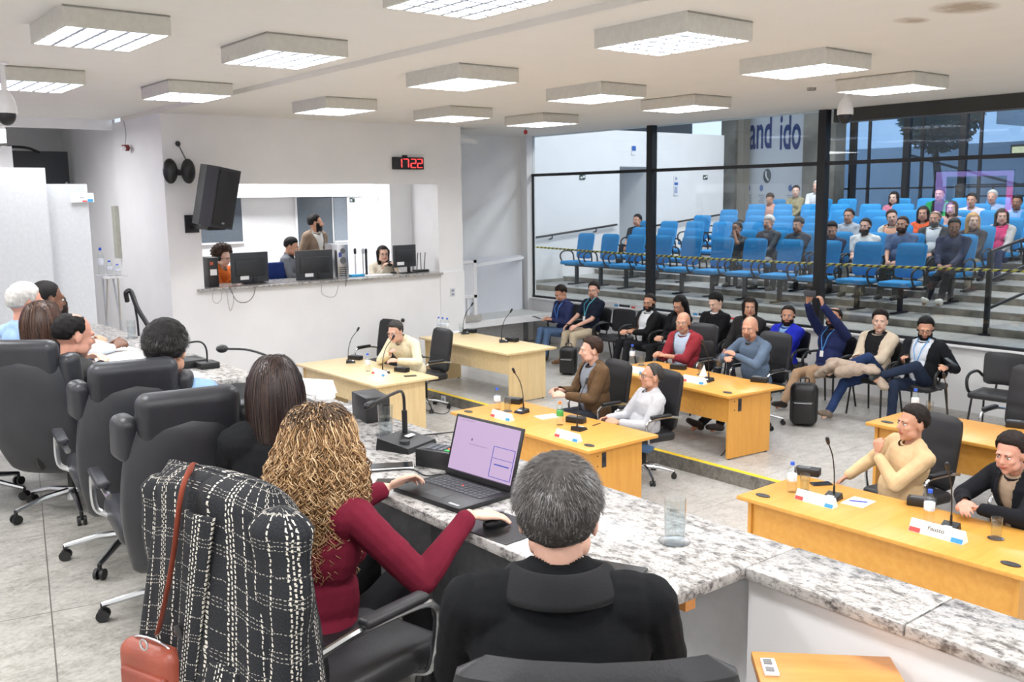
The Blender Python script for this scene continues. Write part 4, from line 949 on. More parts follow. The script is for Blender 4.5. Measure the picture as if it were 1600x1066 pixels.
sheet('paper_sheet', 'white papers lying on the booth counter before the woman', V((PY(590, 430, 12.65).x, 12.65, OZ0)), .42, .2, 0, th=.01)
sign('exit_sign', 'small dark green exit sign in the bright booth doorway', PY(550, 312, 15.12), .10, .10, gr, marks=[(-.4, .0, -.3, .1, wh), (.1, .4, .1, .4, wh)])
sign('notice', 'small pale notice on the wall of the bright corridor', PY(572, 330, 18.1), .22, .3, mat((224, 224, 226)), 'notice', [(-.3, .3, .1, .14, gy), (-.3, .3, -.1, -.06, gy)])

# ================================================================ WHEELCHAIR LIFT IN THE RECESS
p0 = PY(724, 505, 12.9); t = thing('wheelchair_lift', 'white metal wheelchair lift cabin with a gate in the corner recess', 'lift', (8.97, 12.65, 0))
wm = M['white']; z0, z1 = .74, 1.80
for (x, y) in ((.06, .0), (.36, .0), (2.30, .02), (2.30, 1.15)):
    if x < 2: bx(x-.03, x+.03, y-.03, y+.03, z0, z1).build('post', wm, t, smooth=False)
bx(.36, 2.28, 1.10, 1.14, z0, z1-.05).build('rear_panel', mat((222, 224, 232), .5, var=.01), t, smooth=False)
bx(.02, .40, -.01, .01, z0+.45, z1-.03).build('side_panel', mat((222, 224, 230), .5, var=.01), t, smooth=False)
bx(.2, .24, -.015, .015, z0+.02, z0+.45).build('divider', wm, t, smooth=False)
for z in (z0, z1-.05, z0+.44): bx(.02, .40, -.03, .03, z, z+.05).build('rail', wm, t, smooth=False)
m = MB(); m.add([(.36, -.03, z1-.12), (.36, .03, z1-.12), (2.28, 1.10, z1-.12), (2.28, 1.04, z1-.12), (.36, -.03, z1-.07), (.36, .03, z1-.07), (2.28, 1.10, z1-.07), (2.28, 1.04, z1-.07)], [[3, 2, 1, 0], [4, 5, 6, 7], [0, 3, 7, 4], [1, 5, 6, 2], [0, 4, 5, 1], [2, 6, 7, 3]]); m.build('gate_rail', wm, t, smooth=False)
bx(.02, 2.30, -.02, 1.14, z0-.05, z0+.0).build('platform', mat((190, 190, 188), .5), t, smooth=False)
bx(.02, 2.32, -.06, -.02, z0-.06, z0+.05).build('platform_edge', wm, t, smooth=False)
bx(.5, 1.8, .5, 1.0, .142, z0-.05).build('lifting_column', mat((200, 200, 200), .5), t, smooth=False)
# television whose picture is mirrored in the glass wall
t = thing('television', 'large wall television showing a lilac framed picture, mirrored in the glass', 'television', (-.15, 11.15, 2.82), R(64))
MB().rbox((0, 0, 0), (1.75, .05, 1.02), .01).build('case', M['blackm'], t)
bx(-.84, .84, -.03, -.026, -.48, .48).build('screen', emis((176, 150, 240), 5), t, smooth=False)
bx(-.70, .60, -.034, -.03, -.24, .36).build('picture', emis((90, 105, 120), 2.5), t, smooth=False)
bx(-.18, .60, -.036, -.034, -.24, .33).build('picture_dark_part', emis((60, 55, 50), .6), t, smooth=False)
bx(-.84, -.66, -.036, -.03, -.48, .1).build('pink_strip', emis((240, 80, 160), 6), t, smooth=False)
MB().rbox((0, .1, -1.1), (.08, .05, 1.25), .005).build('stand', M['blackm'], t); MB().rbox((0, .1, -1.755), (.8, .5, .03), .01).build('stand_foot', M['blackm'], t)
# backpacks, socket on the step
def backpack(p, rz, label, s=1.0):
    t = thing('backpack', label, 'backpack', p, R(rz))
    MB().rbox((0, 0, .24*s), (.30*s, .19*s, .48*s), .085*s, 6).build('bag', M['blackm'], t); MB().rbox((0, -.10*s, .16*s), (.24*s, .07*s, .26*s), .03*s, 4).build('front_pocket', M['plas'], t)
    MB().tube([(-.05, .03, .47*s), (-.04, .03, .52*s), (.04, .03, .52*s), (.05, .03, .47*s)], .008).build('handle', M['plas'], t)
    MB().tube([(-.09*s, -.137*s, .27*s), (.09*s, -.137*s, .27*s)], .003).build('zip', M['alu'], t)
    for q in (-1, 1): MB().tube([(q*.08, .09*s, .42*s), (q*.09, .15*s, .30*s), (q*.09, .11*s, .08*s)], .012, flat=1.8).build('strap', M['plas'], t)
backpack(PZ(1255, 664, UF), -60, 'black backpack on the floor between the boots below the raised phone', 1.05)
backpack(PZ(888, 585, UF), -60, 'black backpack on the floor below the navy polo man', .9)
sign('floor_socket', 'white socket on the floor step beside the light table chair', V((7.29, PZ(694, 624, .07).y, .07)), .10, .10, wh, 'socket', [(-.2, .2, -.2, .2, gy)], ax='X')
for i, pts in enumerate([[(660, 640), (690, 648), (702, 642), (700, 625)], [(1050, 716), (1100, 725), (1128, 712), (1140, 690)]]):
    tag(MB().tube([PZ(a, b, .0 if (i == 0 or j < 2) else UF)+V((0, 0, .008)) for j, (a, b) in enumerate(pts)], .005).build('cable', M['plas']), ['black cable on the floor below the empty chair of the light table', 'thin dark cable crossing the floor step near the bald men table'][i], 'cable')
# brown cardboard-like patch of the coat rack table: bottles on the small side table
for i, (px, l) in enumerate(((159, 'tall bottle with a dark cap on the small metal table'), (170, 'small bottle on the small metal table'), (180, 'squat bottle at the right of the small metal table'))):
    q = bottle(V((PY(px, 428, 12.0).x, 12.0-.05*i, sp.z)), 0, l, 'water bottles'); q.scale = (1.1, 1.1, (1.5, .8, .6)[i])

t = thing('office_chair', 'dark blue chair between the two left monitors in the booth', 'chair', (PY(430, 432, 13.3).x, 13.3, .9))
MB().rbox((0, 0, .46), (.46, .44, .08), .03, 3).build('seat', fabric((34, 52, 110)), t); MB().rbox((0, -.05, .80), (.42, .06, .40), .028, 3).build('backrest', fabric((34, 52, 110)), t); MB().cyl((0, 0, .03), (0, 0, .43), .025).build('gas_column', M['plas'], t); star(t, .44)
# ================================================================ PEOPLE
def dgeval(o):
    dg = bpy.context.evaluated_depsgraph_get(); return bpy.data.meshes.new_from_object(o.evaluated_get(dg))
def remesh(mb, vox, sm=3, fac=.5):
    me = bpy.data.meshes.new('t'); me.from_pydata(mb.v, [], mb.f); o = bpy.data.objects.new('t', me)
    # evaluated in a scene of its own so the big scene is not updated each time
    COL.objects.link(o)
    m = o.modifiers.new('r', 'REMESH'); m.mode = 'VOXEL'; m.voxel_size = vox
    if sm: s = o.modifiers.new('s', 'SMOOTH'); s.factor = fac; s.iterations = sm
    dg = bpy.context.evaluated_depsgraph_get()
    r = bpy.data.meshes.new_from_object(o.evaluated_get(dg), depsgraph=dg)
    bpy.data.objects.remove(o); bpy.data.meshes.remove(me)
    n = len(r.vertices); co = np.empty(n*3, np.float32); r.vertices.foreach_get('co', co); co = co.reshape(-1, 3)
    nr = np.empty(n*3, np.float32); r.vertex_normals.foreach_get('vector', nr); nr = nr.reshape(-1, 3)
    fs = [list(p.vertices) for p in r.polygons]; bpy.data.meshes.remove(r)
    return co, nr, fs
def wob(p, f, seed=0):
    r = np.random.default_rng(seed); o = np.zeros(len(p))
    for i in range(7):
        k = r.normal(size=3)*f*(1+.5*i/3); o += np.sin(p@k + r.random()*6.28)/(1+.35*i)
    return o/3
def mkobj(name, co, fs, mats, parent=None, mi=None, ang=60, **k):
    me = bpy.data.meshes.new(name); me.from_pydata(co.tolist() if hasattr(co, 'tolist') else co, [], fs)
    for m in (mats if isinstance(mats, (list, tuple)) else [mats]): me.materials.append(m)
    if mi is not None: me.polygons.foreach_set('material_index', mi)
    me.shade_smooth(); o = bpy.data.objects.new(name, me); COL.objects.link(o)
    if parent: o.parent = parent
    tag(o, k.get('label'), k.get('cat'), k.get('group'), k.get('kind')); return o
def centers(co, fs): return np.array([co[f].mean(axis=0) for f in fs])
def ik(S, T, a, b, hint):
    S, T = V(S), V(T); d = T-S; L = d.length
    if L > (a+b)*.995: T = S+d.normalized()*(a+b)*.995; d = T-S; L = d.length
    x = (a*a-b*b+L*L)/(2*L); h = math.sqrt(max(0, a*a-x*x)); u = d.normalized(); hv = V(hint)-u*V(hint).dot(u)
    return S+u*x+hv.normalized()*h, T
SK = {'fair': (226, 178, 156), 'tan': (205, 152, 124), 'light': (232, 190, 168), 'brown': (150, 102, 76), 'dark': (112, 76, 58), 'red': (218, 160, 138)}
HC = {'black': (24, 22, 22), 'dark': (40, 32, 28), 'brown': (66, 46, 36), 'grey': (118, 114, 110), 'white': (196, 194, 190), 'blonde': (190, 150, 100), 'salt': (74, 70, 68)}
def skinmat(c):
    k = ('skin', c)
    if k not in _mc:
        t = NT('skin'); n = t.noise(26, 4); v = SK[c]; t.base(t.ramp(n.outputs[0], [(.3, tuple(int(a*.96) for a in v)), (.7, v)]), .5)
        t.b.inputs['Subsurface Weight'].default_value = .08; t.b.inputs['Subsurface Scale'].default_value = .02; t.b.inputs['Subsurface Radius'].default_value = (1, .35, .2)
        _mc[k] = t.m
    return _mc[k]
def hairmat(c):
    k = ('hair', c)
    if k not in _mc:
        v = HC[c]; _mc[k] = mat(tuple(int(a*.8) for a in v) if sum(v) < 300 else v, .62, 0, .28 if sum(v) < 300 else .08, 60, .6, 160, .22, 'hair', (1, 1, .25))
    return _mc[k]
def hand(mb, W, d, n, side, curl=25, spr=1.0, s=1.0, fist=0, r=.0088, thumb_in=.4):
    """palm, four bent fingers of different length and a thumb leaving the side of the palm"""
    W = V(W); d = V(d).normalized(); n = V(n); n = (n-d*n.dot(d)).normalized(); t = d.cross(n)*side   # t points to the thumb side
    L = [.066, .074, .069, .054]
    mb.ell(W+d*.045*s+n*.002, (.034*s, .016*s, .048*s), Matrix((t, n, d)).transposed(), 12, 8)
    for k in range(4):
        o = (1.5-k)*.0195*s*spr; kn = W+d*(.088-.004*abs(1.2-k))*s+t*o
        mb.cap(W+d*.02*s+t*o*.6, kn, .011*s, .0105*s, 8)
        dd = (d+t*(1.5-k)*.07*spr).normalized(); p = kn; a = R(curl); cur = 0
        for j, fr in enumerate((.44, .31, .25)):
            cur += a*(1, 1.25, 1)[j]; v = dd*math.cos(cur)+n*math.sin(cur); q = p+v*L[k]*s*fr; mb.cap(p, q, (r-.0006*j)*s, (r-.0009*(j+1))*s, 8); p = q
    b = W+d*.022*s+t*.022*s; v1 = (d*.75+t*.62+n*.25*thumb_in).normalized(); p1 = b+v1*.040*s; v2 = (d*.9+t*.2+n*.5*thumb_in).normalized(); p2 = p1+v2*.030*s
    mb.cap(b, p1, .0135*s, .0105*s, 8); mb.cap(p1, p2, .0102*s, .0085*s, 8); mb.cap(p2, p2+(v2*.9+n*.15).normalized()*.018*s, .009*s, .0075*s, 8)
def head_prims(mb, Hm, fem=0, hs=1.0):
    M0 = mb.M.copy(); mb.M = Hm @ Matrix.Scale(hs, 4)
    mb.ell((0, -.012, .03), (.076, .097, .092), None, 20, 14); mb.ell((0, .03, -.028), (.063, .066, .086), None, 18, 12)
    mb.ell((0, .036, -.074), (.050 if not fem else .045, .048, .036)); mb.ell((0, .068, -.093), (.022, .019, .018))
    mb.cap((0, .090, .014), (0, .112, -.020), .0085, .0125, 10); mb.ell((0, .104, -.026), (.017, .011, .009))
    mb.cap((-.036, .082, .026), (.036, .082, .026), .0135, .0135, 10)
    for s in (-1, 1):
        mb.ell((s*.038, .066, -.022), (.022, .024, .020)); mb.ell((s*.077, -.006, -.006), (.009, .019, .031), Matrix.Rotation(R(-12), 3, 'X')); mb.ell((s*.052, .03, -.06), (.016, .04, .030))
    mb.ell((0, .092, -.050), (.023, .011, .006)); mb.ell((0, .090, -.060), (.020, .011, .007))
    mb.M = M0
def haircap(Hm, style, mt, parent, seed=0, hs=1.0, name='hair'):
    """style: dict top, side, back (thickness), front (hairline elevation deg), bald, recede, frizz"""
    st = dict(top=.022, side=.007, back=.012, front=31, nape=-40, bald=None, recede=0, frizz=.0025, temple=22, part=0, up=0); st.update(style or {})
    nu, nv = 48, 34; rr = np.random.default_rng(seed); ph = rr.random(6)*6.28
    def fn(u, v):
        az = 2*PI*u-PI; el = PI*(v-.5); A = abs(math.degrees(az)); E = math.degrees(el)
        d = V((math.sin(az)*math.cos(el), math.cos(az)*math.cos(el), math.sin(el)))
        r = 1/math.sqrt((d.x/.0800)**2+(d.y/.0995)**2+(d.z/.0940)**2)
        F_, Tm, Np = st['front'], st['temple'], st['nape']
        if A < 28: hl = F_+st['recede']*abs(math.sin(R(A*3)))
        elif A < 56: hl = F_+(Tm-F_)*(A-28)/28+st['recede']*max(0, math.cos(R((A-28)*2.8)))
        elif A < 70: hl = Tm+(-12-Tm)*(A-56)/14
        elif A < 84: hl = -12
        elif A < 100: hl = -12+12*math.sin(PI*(A-84)/16)
        elif A < 118: hl = -12+(Np+12)*(A-100)/18
        else: hl = Np
        top = max(0, math.sin(el)); th = st['top']*top**.8 + (st['side']+(st['back']-st['side'])*max(0, (A-90)/90))*(1-top**.8)
        if st['up'] and A < 60: th += st['up']*top*(1-A/60)
        k = (E-hl)/7; k = max(0, min(1, k)); k = k*k*(3-2*k); th *= (.35+.65*max(0, min(1, (E-hl)/30)))*(.82 if st['top'] < .035 else 1)
        if st['bald'] is not None:
            q = (E-st['bald'])/14+ (0 if A < 130 else -.6); q = max(0, min(1, 1-q)); k *= q
        th = th*k-.022*(1-k)
        th += st['frizz']*k*(math.sin(u*61+v*23+ph[0])+math.sin(u*37-v*51+ph[1])+math.sin(v*77+u*11+ph[2]))*.6*(.3+.7*math.cos(el))
        return V((0, -.012, .03))+d*(r+th)
    m = MB(); m.M = Hm @ Matrix.Scale(hs, 4); m.grid(nu, nv, fn, True); return m.build(name, mt, parent, ang=80)
def longhair(Hm, mt, parent, length=.30, wide=.085, vox=.009, seed=1, hs=1.0, bob=False):
    m = MB(); m.M = Hm @ Matrix.Scale(hs, 4)
    m.ell((0, -.022, .042), (.090, .108, .094), None, 18, 12); zb = .02-length
    for s in (-1, 1):
        m.cap((s*.070, -.01, .04), (s*wide, -.01, -.08), .034, .034); m.cap((s*wide, -.01, -.08), (s*wide*.95, .0, zb), .036, .028)
        m.cap((s*.03, -.07, .0), (s*.04, -.075, zb), .055, .042)
    m.cap((0, -.07, .0), (0, -.075, zb), .058, .045)
    if not bob:
        pass
    co, nr, fs = remesh(m, vox, 4); inv = np.array((Hm @ Matrix.Scale(hs, 4)).inverted()); q = co@inv[:3, :3].T+inv[:3, 3]
    co = co+nr*(np.sin(np.arctan2(q[:, 0], q[:, 1]+.02)*46+wob(q, 9, seed)*3)*.0016+wob(q, 30, seed)*.002)[:, None]
    c = centers(q, fs); keep = ~((c[:, 1] > .035) & (np.abs(c[:, 0]) < .062+.0*c[:, 2]) & (c[:, 2] < .078))
    fs = [f for f, k in zip(fs, keep) if k]
    return mkobj('hair', co, fs, mt, parent)
def person(label, loc, heading, group=None, s=1.0, seat=.45, lean=0, tilt=0, twist=0, look=(0, 0, 0), hs=1.07, fem=0, girth=1.0,
           L=None, Rr=None, handL=None, handR=None, hintL=None, hintR=None, feet=((-.12, .50, .09), (.12, .50, .09)), knee=((0, 1, 1), (0, 1, 1)), hips=.0,
           skin='tan', hair='dark', hairstyle=None, longh=None, beard=0, glasses=None, top=None, trousers=(40, 42, 50), shoes=(40, 36, 34), vox=.0085, neck=0, cat='person', curl=25, bald_top=False, nohair=False, lower=True, headfwd=0.0, watch=None, seed=0, tgt=None, wL=None, wR=None):
    loc = V(loc)
    if tgt:
        for _ in range(3):
            T0 = Matrix.Translation(V((0, hips, seat+.10))) @ Matrix.Rotation(R(twist), 4, 'Z') @ Matrix.Rotation(R(-lean), 4, 'X') @ Matrix.Rotation(R(tilt), 4, 'Y')
            top0 = T0 @ V((0, .02+headfwd, .634+neck)); top0 = top0+(Matrix.Rotation(R(look[0]), 4, 'Z') @ Matrix.Rotation(R(-look[1]), 4, 'X') @ Matrix.Rotation(R(look[2]), 4, 'Y') @ V((0, -.01, .128*hs)))
            wt = loc+Matrix.Rotation(face(heading), 3, 'Z') @ (top0*s); g_ = PX(tgt[0], tgt[1], wt.x); loc.y += g_.y-wt.y; seat = max(.30, min(.56 if seat < .7 else .95, seat+(g_.z-wt.z)/s))
    iv = Matrix.Rotation(-face(heading), 3, 'Z')
    if wL: L = tuple((iv @ (V(wL)-loc))/s)
    if wR: Rr = tuple((iv @ (V(wR)-loc))/s)
    zs = seat; P = V((0, hips, zs+.10)); top = dict(top or {}); kind = top.get('kind', 'shirt'); col = top.get('c', (90, 100, 120))
    T = Matrix.Translation(P) @ Matrix.Rotation(R(twist), 4, 'Z') @ Matrix.Rotation(R(-lean), 4, 'X') @ Matrix.Rotation(R(tilt), 4, 'Y')
    W_ = 1.0 if not fem else .88
    sj = .192*W_
    hc = T @ V((0, .02+headfwd, .634+neck)); yaw, pit, rol = look
    Hm = Matrix.Translation(hc) @ Matrix.Rotation(R(yaw), 4, 'Z') @ Matrix.Rotation(R(-pit), 4, 'X') @ Matrix.Rotation(R(rol), 4, 'Y')
    S = {-1: T @ V((-sj, -.01, .435)), 1: T @ V((sj, -.01, .435))}
    tgt = {-1: V(L if L else (-.09, .34, zs+.19)), 1: V(Rr if Rr else (.09, .33, zs+.19))}
    hint = {-1: V(hintL or (-.45, -.6, -.8)), 1: V(hintR or (.45, -.6, -.8))}
    arms = {k: ik(S[k], tgt[k], .285, .255, hint[k]) for k in (-1, 1)}
    hipj = {-1: P+V((-.085, .0, -.03)), 1: P+V((.085, .0, -.03))}
    legs = {k: ik(hipj[k], V(feet[0 if k < 0 else 1]), .43, .41, V(knee[0 if k < 0 else 1])) for k in (-1, 1)}
    # ---- skin
    b = MB(); head_prims(b, Hm, fem, hs)
    b.cap(T @ V((0, -.02, .44)), Hm @ V((0, -.02, -.055)), .056 if not fem else .046, .052 if not fem else .043, 14)
    M0 = b.M; b.M = T
    b.ell((0, -.005, .33), (.13*W_, .085, .155)); b.ell((0, 0, .12), (.115*W_, .085, .16)); b.ell((0, -.01, 0), (.13, .09, .09)); b.cap((-.12*W_, -.015, .43), (.12*W_, -.015, .43), .045); b.M = M0
    for k in (-1, 1):
        E, Wp = arms[k]; b.cap(S[k], E, .040*W_, .036*W_); b.cap(E, Wp, .037*W_, .025*W_)
        hd = (handL if k < 0 else handR) or {}; d = hd.get('d') or (Wp-E); n = hd.get('n') or (0 if not d else V((-k*.6, -.1, -.8)))
        hand(b, Wp+V(d).normalized()*.012, d, n, k*hd.get('flip', 1), hd.get('curl', curl), hd.get('spr', 1.0), (1.0 if not fem else .93))
        K, A = legs[k]; 
        if lower: b.cap(hipj[k], K, .062, .045); b.cap(K, A, .045, .035); b.cap(A, A+V((0, .10, -.04)), .030, .026)
    co, nr, fs = remesh(b, vox, 2); inv = np.array((Hm @ Matrix.Scale(hs, 4)).inverted()); q = co@inv[:3, :3].T+inv[:3, 3]; c = centers(q, fs); mi = np.zeros(len(fs), int)
    lips = (((c[:, 0])/.025)**2+((c[:, 2]+.055)/.010)**2 < 1) & (c[:, 1] > .085); mi[lips] = 3
    if beard:
        def reg(c): return (((c[:, 2] < -.040) & (c[:, 1] > .0) & (c[:, 2] > -.125)) | ((np.abs(c[:, 0]) > .052) & (c[:, 2] < .0) & (c[:, 2] > -.06) & (c[:, 1] > .0) & (c[:, 1] < .05))) & ~((((c[:, 0])/.026)**2+((c[:, 2]+.056)/.0095)**2 < 1))
        if beard == .5:  # goatee
            def reg(c): return (np.abs(c[:, 0]) < .034) & (c[:, 2] < -.038) & (c[:, 2] > -.12) & (c[:, 1] > .06) & ~((((c[:, 0])/.026)**2+((c[:, 2]+.056)/.0095)**2 < 1))
        rg = reg(c); mi[rg] = 4; rv = reg(q); co = co + nr*(rv*(.007 if beard >= 1 else .003))[:, None]*hs
    out = MB(); out.v = [V(v) for v in co]; out.f = fs; out.mi = list(mi); out.M = Hm @ Matrix.Scale(hs, 4)
    for e in (-1, 1):
        out.m = 1; out.ell((e*.0305, .0835, .006), (.0125, .0105, .0085), None, 10, 7); out.m = 2; out.ell((e*.0305, .0915, .006), (.0055, .0038, .0058), None, 8, 5)
        out.m = 4; out.cap((e*.016, .0965, .0245), (e*.044, .0865, .026), .0036, .0028, 6)
        out.m = 2; out.cap((e*.020, .0935, .0145), (e*.043, .086, .0125), .0016, .0014, 5)
    out.m = 0; out.M = Matrix()
    lip = mat(tuple(int(v*f) for v, f in zip(SK[skin], (.86, .66, .66))), .4, name='lips'); eyew = mat((232, 228, 224), .25, var=.01)
    body = out.build('person', [skinmat(skin), eyew, mat((34, 24, 20), .3), lip, hairmat(hair) if beard != .5 else mat(tuple(int(a*.55+b_*.45) for a, b_ in zip(SK[skin], HC[hair])), .7, name='stubble')], None, 70, label=label, cat=cat, group=group)
    body.location = loc; body.rotation_euler = (0, 0, face(heading)); body.scale = (s, s, s)
    # ---- clothes
    def torso(m, i, hip=True):
        m.M = T; g = girth
        m.ell((0, -.005, .33), ((.172*W_+i)*(.5+.5*g), (.112+i)*(.4+.6*g), .17+i), None, 18, 12); m.ell((0, .008, .14), (.146*g*W_+i, .118*g+i, .17+i), None, 18, 12)
        if hip: m.ell((0, -.01, .02), (.166+i, .128+i, .11+i), None, 18, 12)
        m.cap((-.142*W_, -.015, .432), (.142*W_, -.015, .432), .060+i, None, 14)
        m.cap((-.075*W_, -.022, .466), (.075*W_, -.022, .466), .048+i, None, 14); m.cap((-.03*W_, -.02, .485), (.03*W_, -.02, .485), .048+i, None, 14)
        if fem:
            for e in (-1, 1): m.ell((e*.07, .075, .30), (.062+i*.5, .06+i*.5, .062+i*.5))
        m.M = Matrix()
    def sleeves(m, i, short=False, cuff=.022):
        for k in (-1, 1):
            E, Wp = arms[k]; m.cap(S[k], E if not short else S[k].lerp(E, .72), .058*W_+i, .047*W_+i)
            if not short: m.cap(E, Wp+(E-Wp).normalized()*cuff, .046*W_+i, .031*W_+i)
    iT = np.array(T.inverted())
    def cloth(name, m, mt, fold, cutf=None, sm=3, v=None, parent=body):
        co, nr, fs = remesh(m, v or vox, sm); q = co@iT[:3, :3].T+iT[:3, 3]
        co = co + nr*(wob(co*np.array([1, 1, 1.6]), 17, seed+3)*fold+wob(co, 42, seed)*fold*.45)[:, None]
        if cutf is not None:
            c = centers(q, fs); kp = ~cutf(c); fs = [f for f, k in zip(fs, kp) if k]
        return mkobj(name, co, fs, mt, parent)
    neckcut = lambda r: (lambda c: (c[:, 2] > .455) & (((c[:, 0]/(r*1.12))**2+((c[:, 1]-.015)/(r*1.35))**2) < 1))
    fm = lambda c_: top.get('mat') or fabric(c_)
    def ring(r, zc, tr, c_, y=.0, tl=24, nm='collar', flat=.5):
        m = MB(); m.M = T @ Matrix.Translation((0, y, zc)) @ Matrix.Rotation(R(-tl), 4, 'X'); m.tube([(math.cos(a)*r*1.06, math.sin(a)*r, 0) for a in np.linspace(0, 2*PI, 24)[:-1]], tr, 8, True, flat)
        return m.build(nm, fabric(c_), body, 80)
    if kind in ('jacket', 'blazer', 'open'):
        m = MB(); torso(m, .012); cloth('shirt', m, fabric(top.get('inner', (225, 228, 232))), .0015, neckcut(.052))
        z0, w1, w0 = {'jacket': (.24, .075, 0), 'blazer': (.10, .085, 0), 'open': (-.25, .085, .035)}[kind]
        z0 = top.get('z0', z0); w1 = top.get('w1', w1)
        m = MB(); torso(m, .028); sleeves(m, .012)
        cf = lambda c: ((c[:, 1] > .02) & (c[:, 2] > z0) & (np.abs(c[:, 0]) < w0+w1*np.clip((c[:, 2]-z0)/(.48-z0), 0, 1))) | neckcut(.066)(c)
        cloth('jacket', m, fm(col), .0035, cf)
        if top.get('collar', 1):
            if top.get('inner_collar', 1): ring(.060, .500, .014, top.get('inner', (225, 228, 232)), .006, 20, 'shirt_collar')
            ring(.072, .492, .020, top.get('cc', tuple(int(v*.8) for v in col)), -.006, 16, 'collar')
    else:
        m = MB(); torso(m, .014 if kind != 'sweater' else .018); sleeves(m, .004 if kind != 'sweater' else .009, kind in ('tee', 'polo'))
        cloth('shirt' if kind != 'sweater' else 'sweater', m, fm(col), top.get('fold', .003), neckcut(.056 if not fem else .062))
        if kind in ('shirt', 'polo'): ring(.061, .500, .016, top.get('cc', col), .004, 22)
        elif kind == 'sweater': ring(.062, .490, .009, top.get('cc', tuple(int(v*.94) for v in col)), .004, 18, 'neckband', 1)
        elif kind == 'zip': ring(.060, .512, .024, top.get('cc', col), .002, 14)
        if kind == 'hoodie' or top.get('hood'):
            m = MB(); m.M = T; m.tube([(math.cos(a)*.09, math.sin(a)*.075-.03, .48+.015*math.cos(a*2)) for a in np.linspace(0, 2*PI, 20)[:-1]], .032, 10, True); m.build('hood', fm(col), body, 80)
    if lower:
        m = MB(); m.ell(P+V((0, 0, -.0)), (.172, .138, .105), None, 16, 10)
        for k in (-1, 1): K, A = legs[k]; m.cap(hipj[k], K, .088, .064); m.cap(K, A+(K-A).normalized()*.03, .062, .050)
        cloth('trousers', m, fabric(trousers), .004)
        for k in (-1, 1):
            K, A = legs[k]; fd = V((0, 1, 0)); ax = (K-A).normalized(); ln = fd-ax*fd.dot(ax)*.75
            if ln.length < .1: ln = V((0, 1, 0))
            ln.normalize(); dn = -ax if ax.z > .3 else V((0, 0, -1)); m = MB()
            m.cap(A-ln*.035+dn*.02, A+ln*.075+dn*.035, .043, .040, 12); m.cap(A+ln*.07+dn*.036, A+ln*.155+dn*.05, .041, .031, 12); m.cap(A, A+ax*.05, .045, .045, 12)
            co, nr, fs = remesh(m, max(vox, .008), 2); mkobj('shoe', co, fs, leather(shoes, .45), body)
    # ---- hair and extras
    if longh: longhair(Hm, hairmat(hair), body, longh.get('len', .3), longh.get('w', .08), vox, seed, hs); 
    if not nohair: haircap(Hm, hairstyle, hairmat(hair), body, seed, hs)
    if glasses:
        g = MB(); g.M = Hm @ Matrix.Scale(hs, 4)
        for e in (-1, 1):
            g.tube([(e*.032+.022*math.cos(a), .103-.12*abs(.022*math.cos(a)+.0)*(1 if e*math.cos(a) > 0 else 0), .003+.016*math.sin(a)) for a in np.linspace(0, 2*PI, 16)[:-1]], .0018, 6, True)
            g.tube([(e*.054, .099, .008), (e*.074, .06, .01), (e*.079, .0, .008)], .0017, 6)
        g.tube([(-.011, .104, .006), (0, .107, .008), (.011, .104, .006)], .0017, 6); g.build('glasses', mat(glasses, .35), body)
    if top.get('lanyard'):
        m = MB(); m.M = T; yo = .125*(.4+.6*girth)+.022
        for e in (-1, 1): m.tube([(e*.062, .02, .53), (e*.058, .07, .475), (e*.05, yo-.008, .40), (e*.025, yo+.002, .30), (0, yo+.006, .215)], .005, 6, flat=1.6)
        ly = m.build('lanyard', mat(top['lanyard'], .5), body); m = MB(); m.M = T; m.rbox((0, yo+.012, .175), (.055, .004, .075), .002, 1); m.build('badge', M['paper'], body)
    if watch:
        k = watch; E, Wp = arms[k]; a = (E-Wp).normalized(); c_ = Wp+a*.012; m = MB(); m.cyl(c_-a*.008, c_+a*.008, .033, .034, 18); w_ = m.build('watch', M['alu'] if watch > 0 else M['plas'], body)
    body['_arms'] = 0; del body['_arms']
    return body, dict(arms=arms, Hm=Hm, T=T, S=S)
GA = 'people seated along the glass wall'
def W2L(o, p): return (Matrix.Translation(o.location) @ o.rotation_euler.to_matrix().to_4x4() @ Matrix.Diagonal((*o.scale, 1))).inverted() @ V(p)
PXY = {n: (x, y) for n, x, y in AUD}
def aud(n, label, **k):
    p = AP[n]; k.setdefault('lean', -8); x = k.pop('x', 10.50)
    return person(label, V((x, p.y, UF)), k.pop('h', 180), GA, tgt=PXY[n], **k)
navy_ = (36, 42, 66)
aud('a1', 'man in a navy blue zip jacket and jeans looking down at his phone', lean=6, look=(0, 30, 0), skin='tan', hair='dark', hairstyle=dict(top=.018), top=dict(kind='zip', c=(46, 54, 92), lanyard=(70, 130, 210)), trousers=(84, 108, 140), shoes=(70, 56, 44), L=(-.05, .30, .68), Rr=(.08, .32, .68), h=172)
aud('a2', 'man with glasses in a navy polo with a colourful lanyard and beige trousers', look=(28, 0, 0), skin='fair', hair='dark', hairstyle=dict(top=.026), beard=.5, glasses=(30, 30, 34), top=dict(kind='polo', c=(26, 32, 48), lanyard=(80, 170, 190)), trousers=(186, 172, 148), shoes=(120, 90, 60), L=(-.04, .30, .64), Rr=(.16, .34, .64), h=176)
aud('a3', 'bearded man with glasses in a black jacket and white shirt, hands together', look=(24, 4, 0), skin='tan', hair='dark', hairstyle=dict(top=.012, side=.005), beard=1, glasses=(30, 30, 34), top=dict(kind='open', c=(26, 26, 28), inner=(222, 226, 230), z0=-.2), trousers=(28, 28, 32), L=(-.03, .33, .66), Rr=(.03, .33, .66), h=172, girth=1.08)
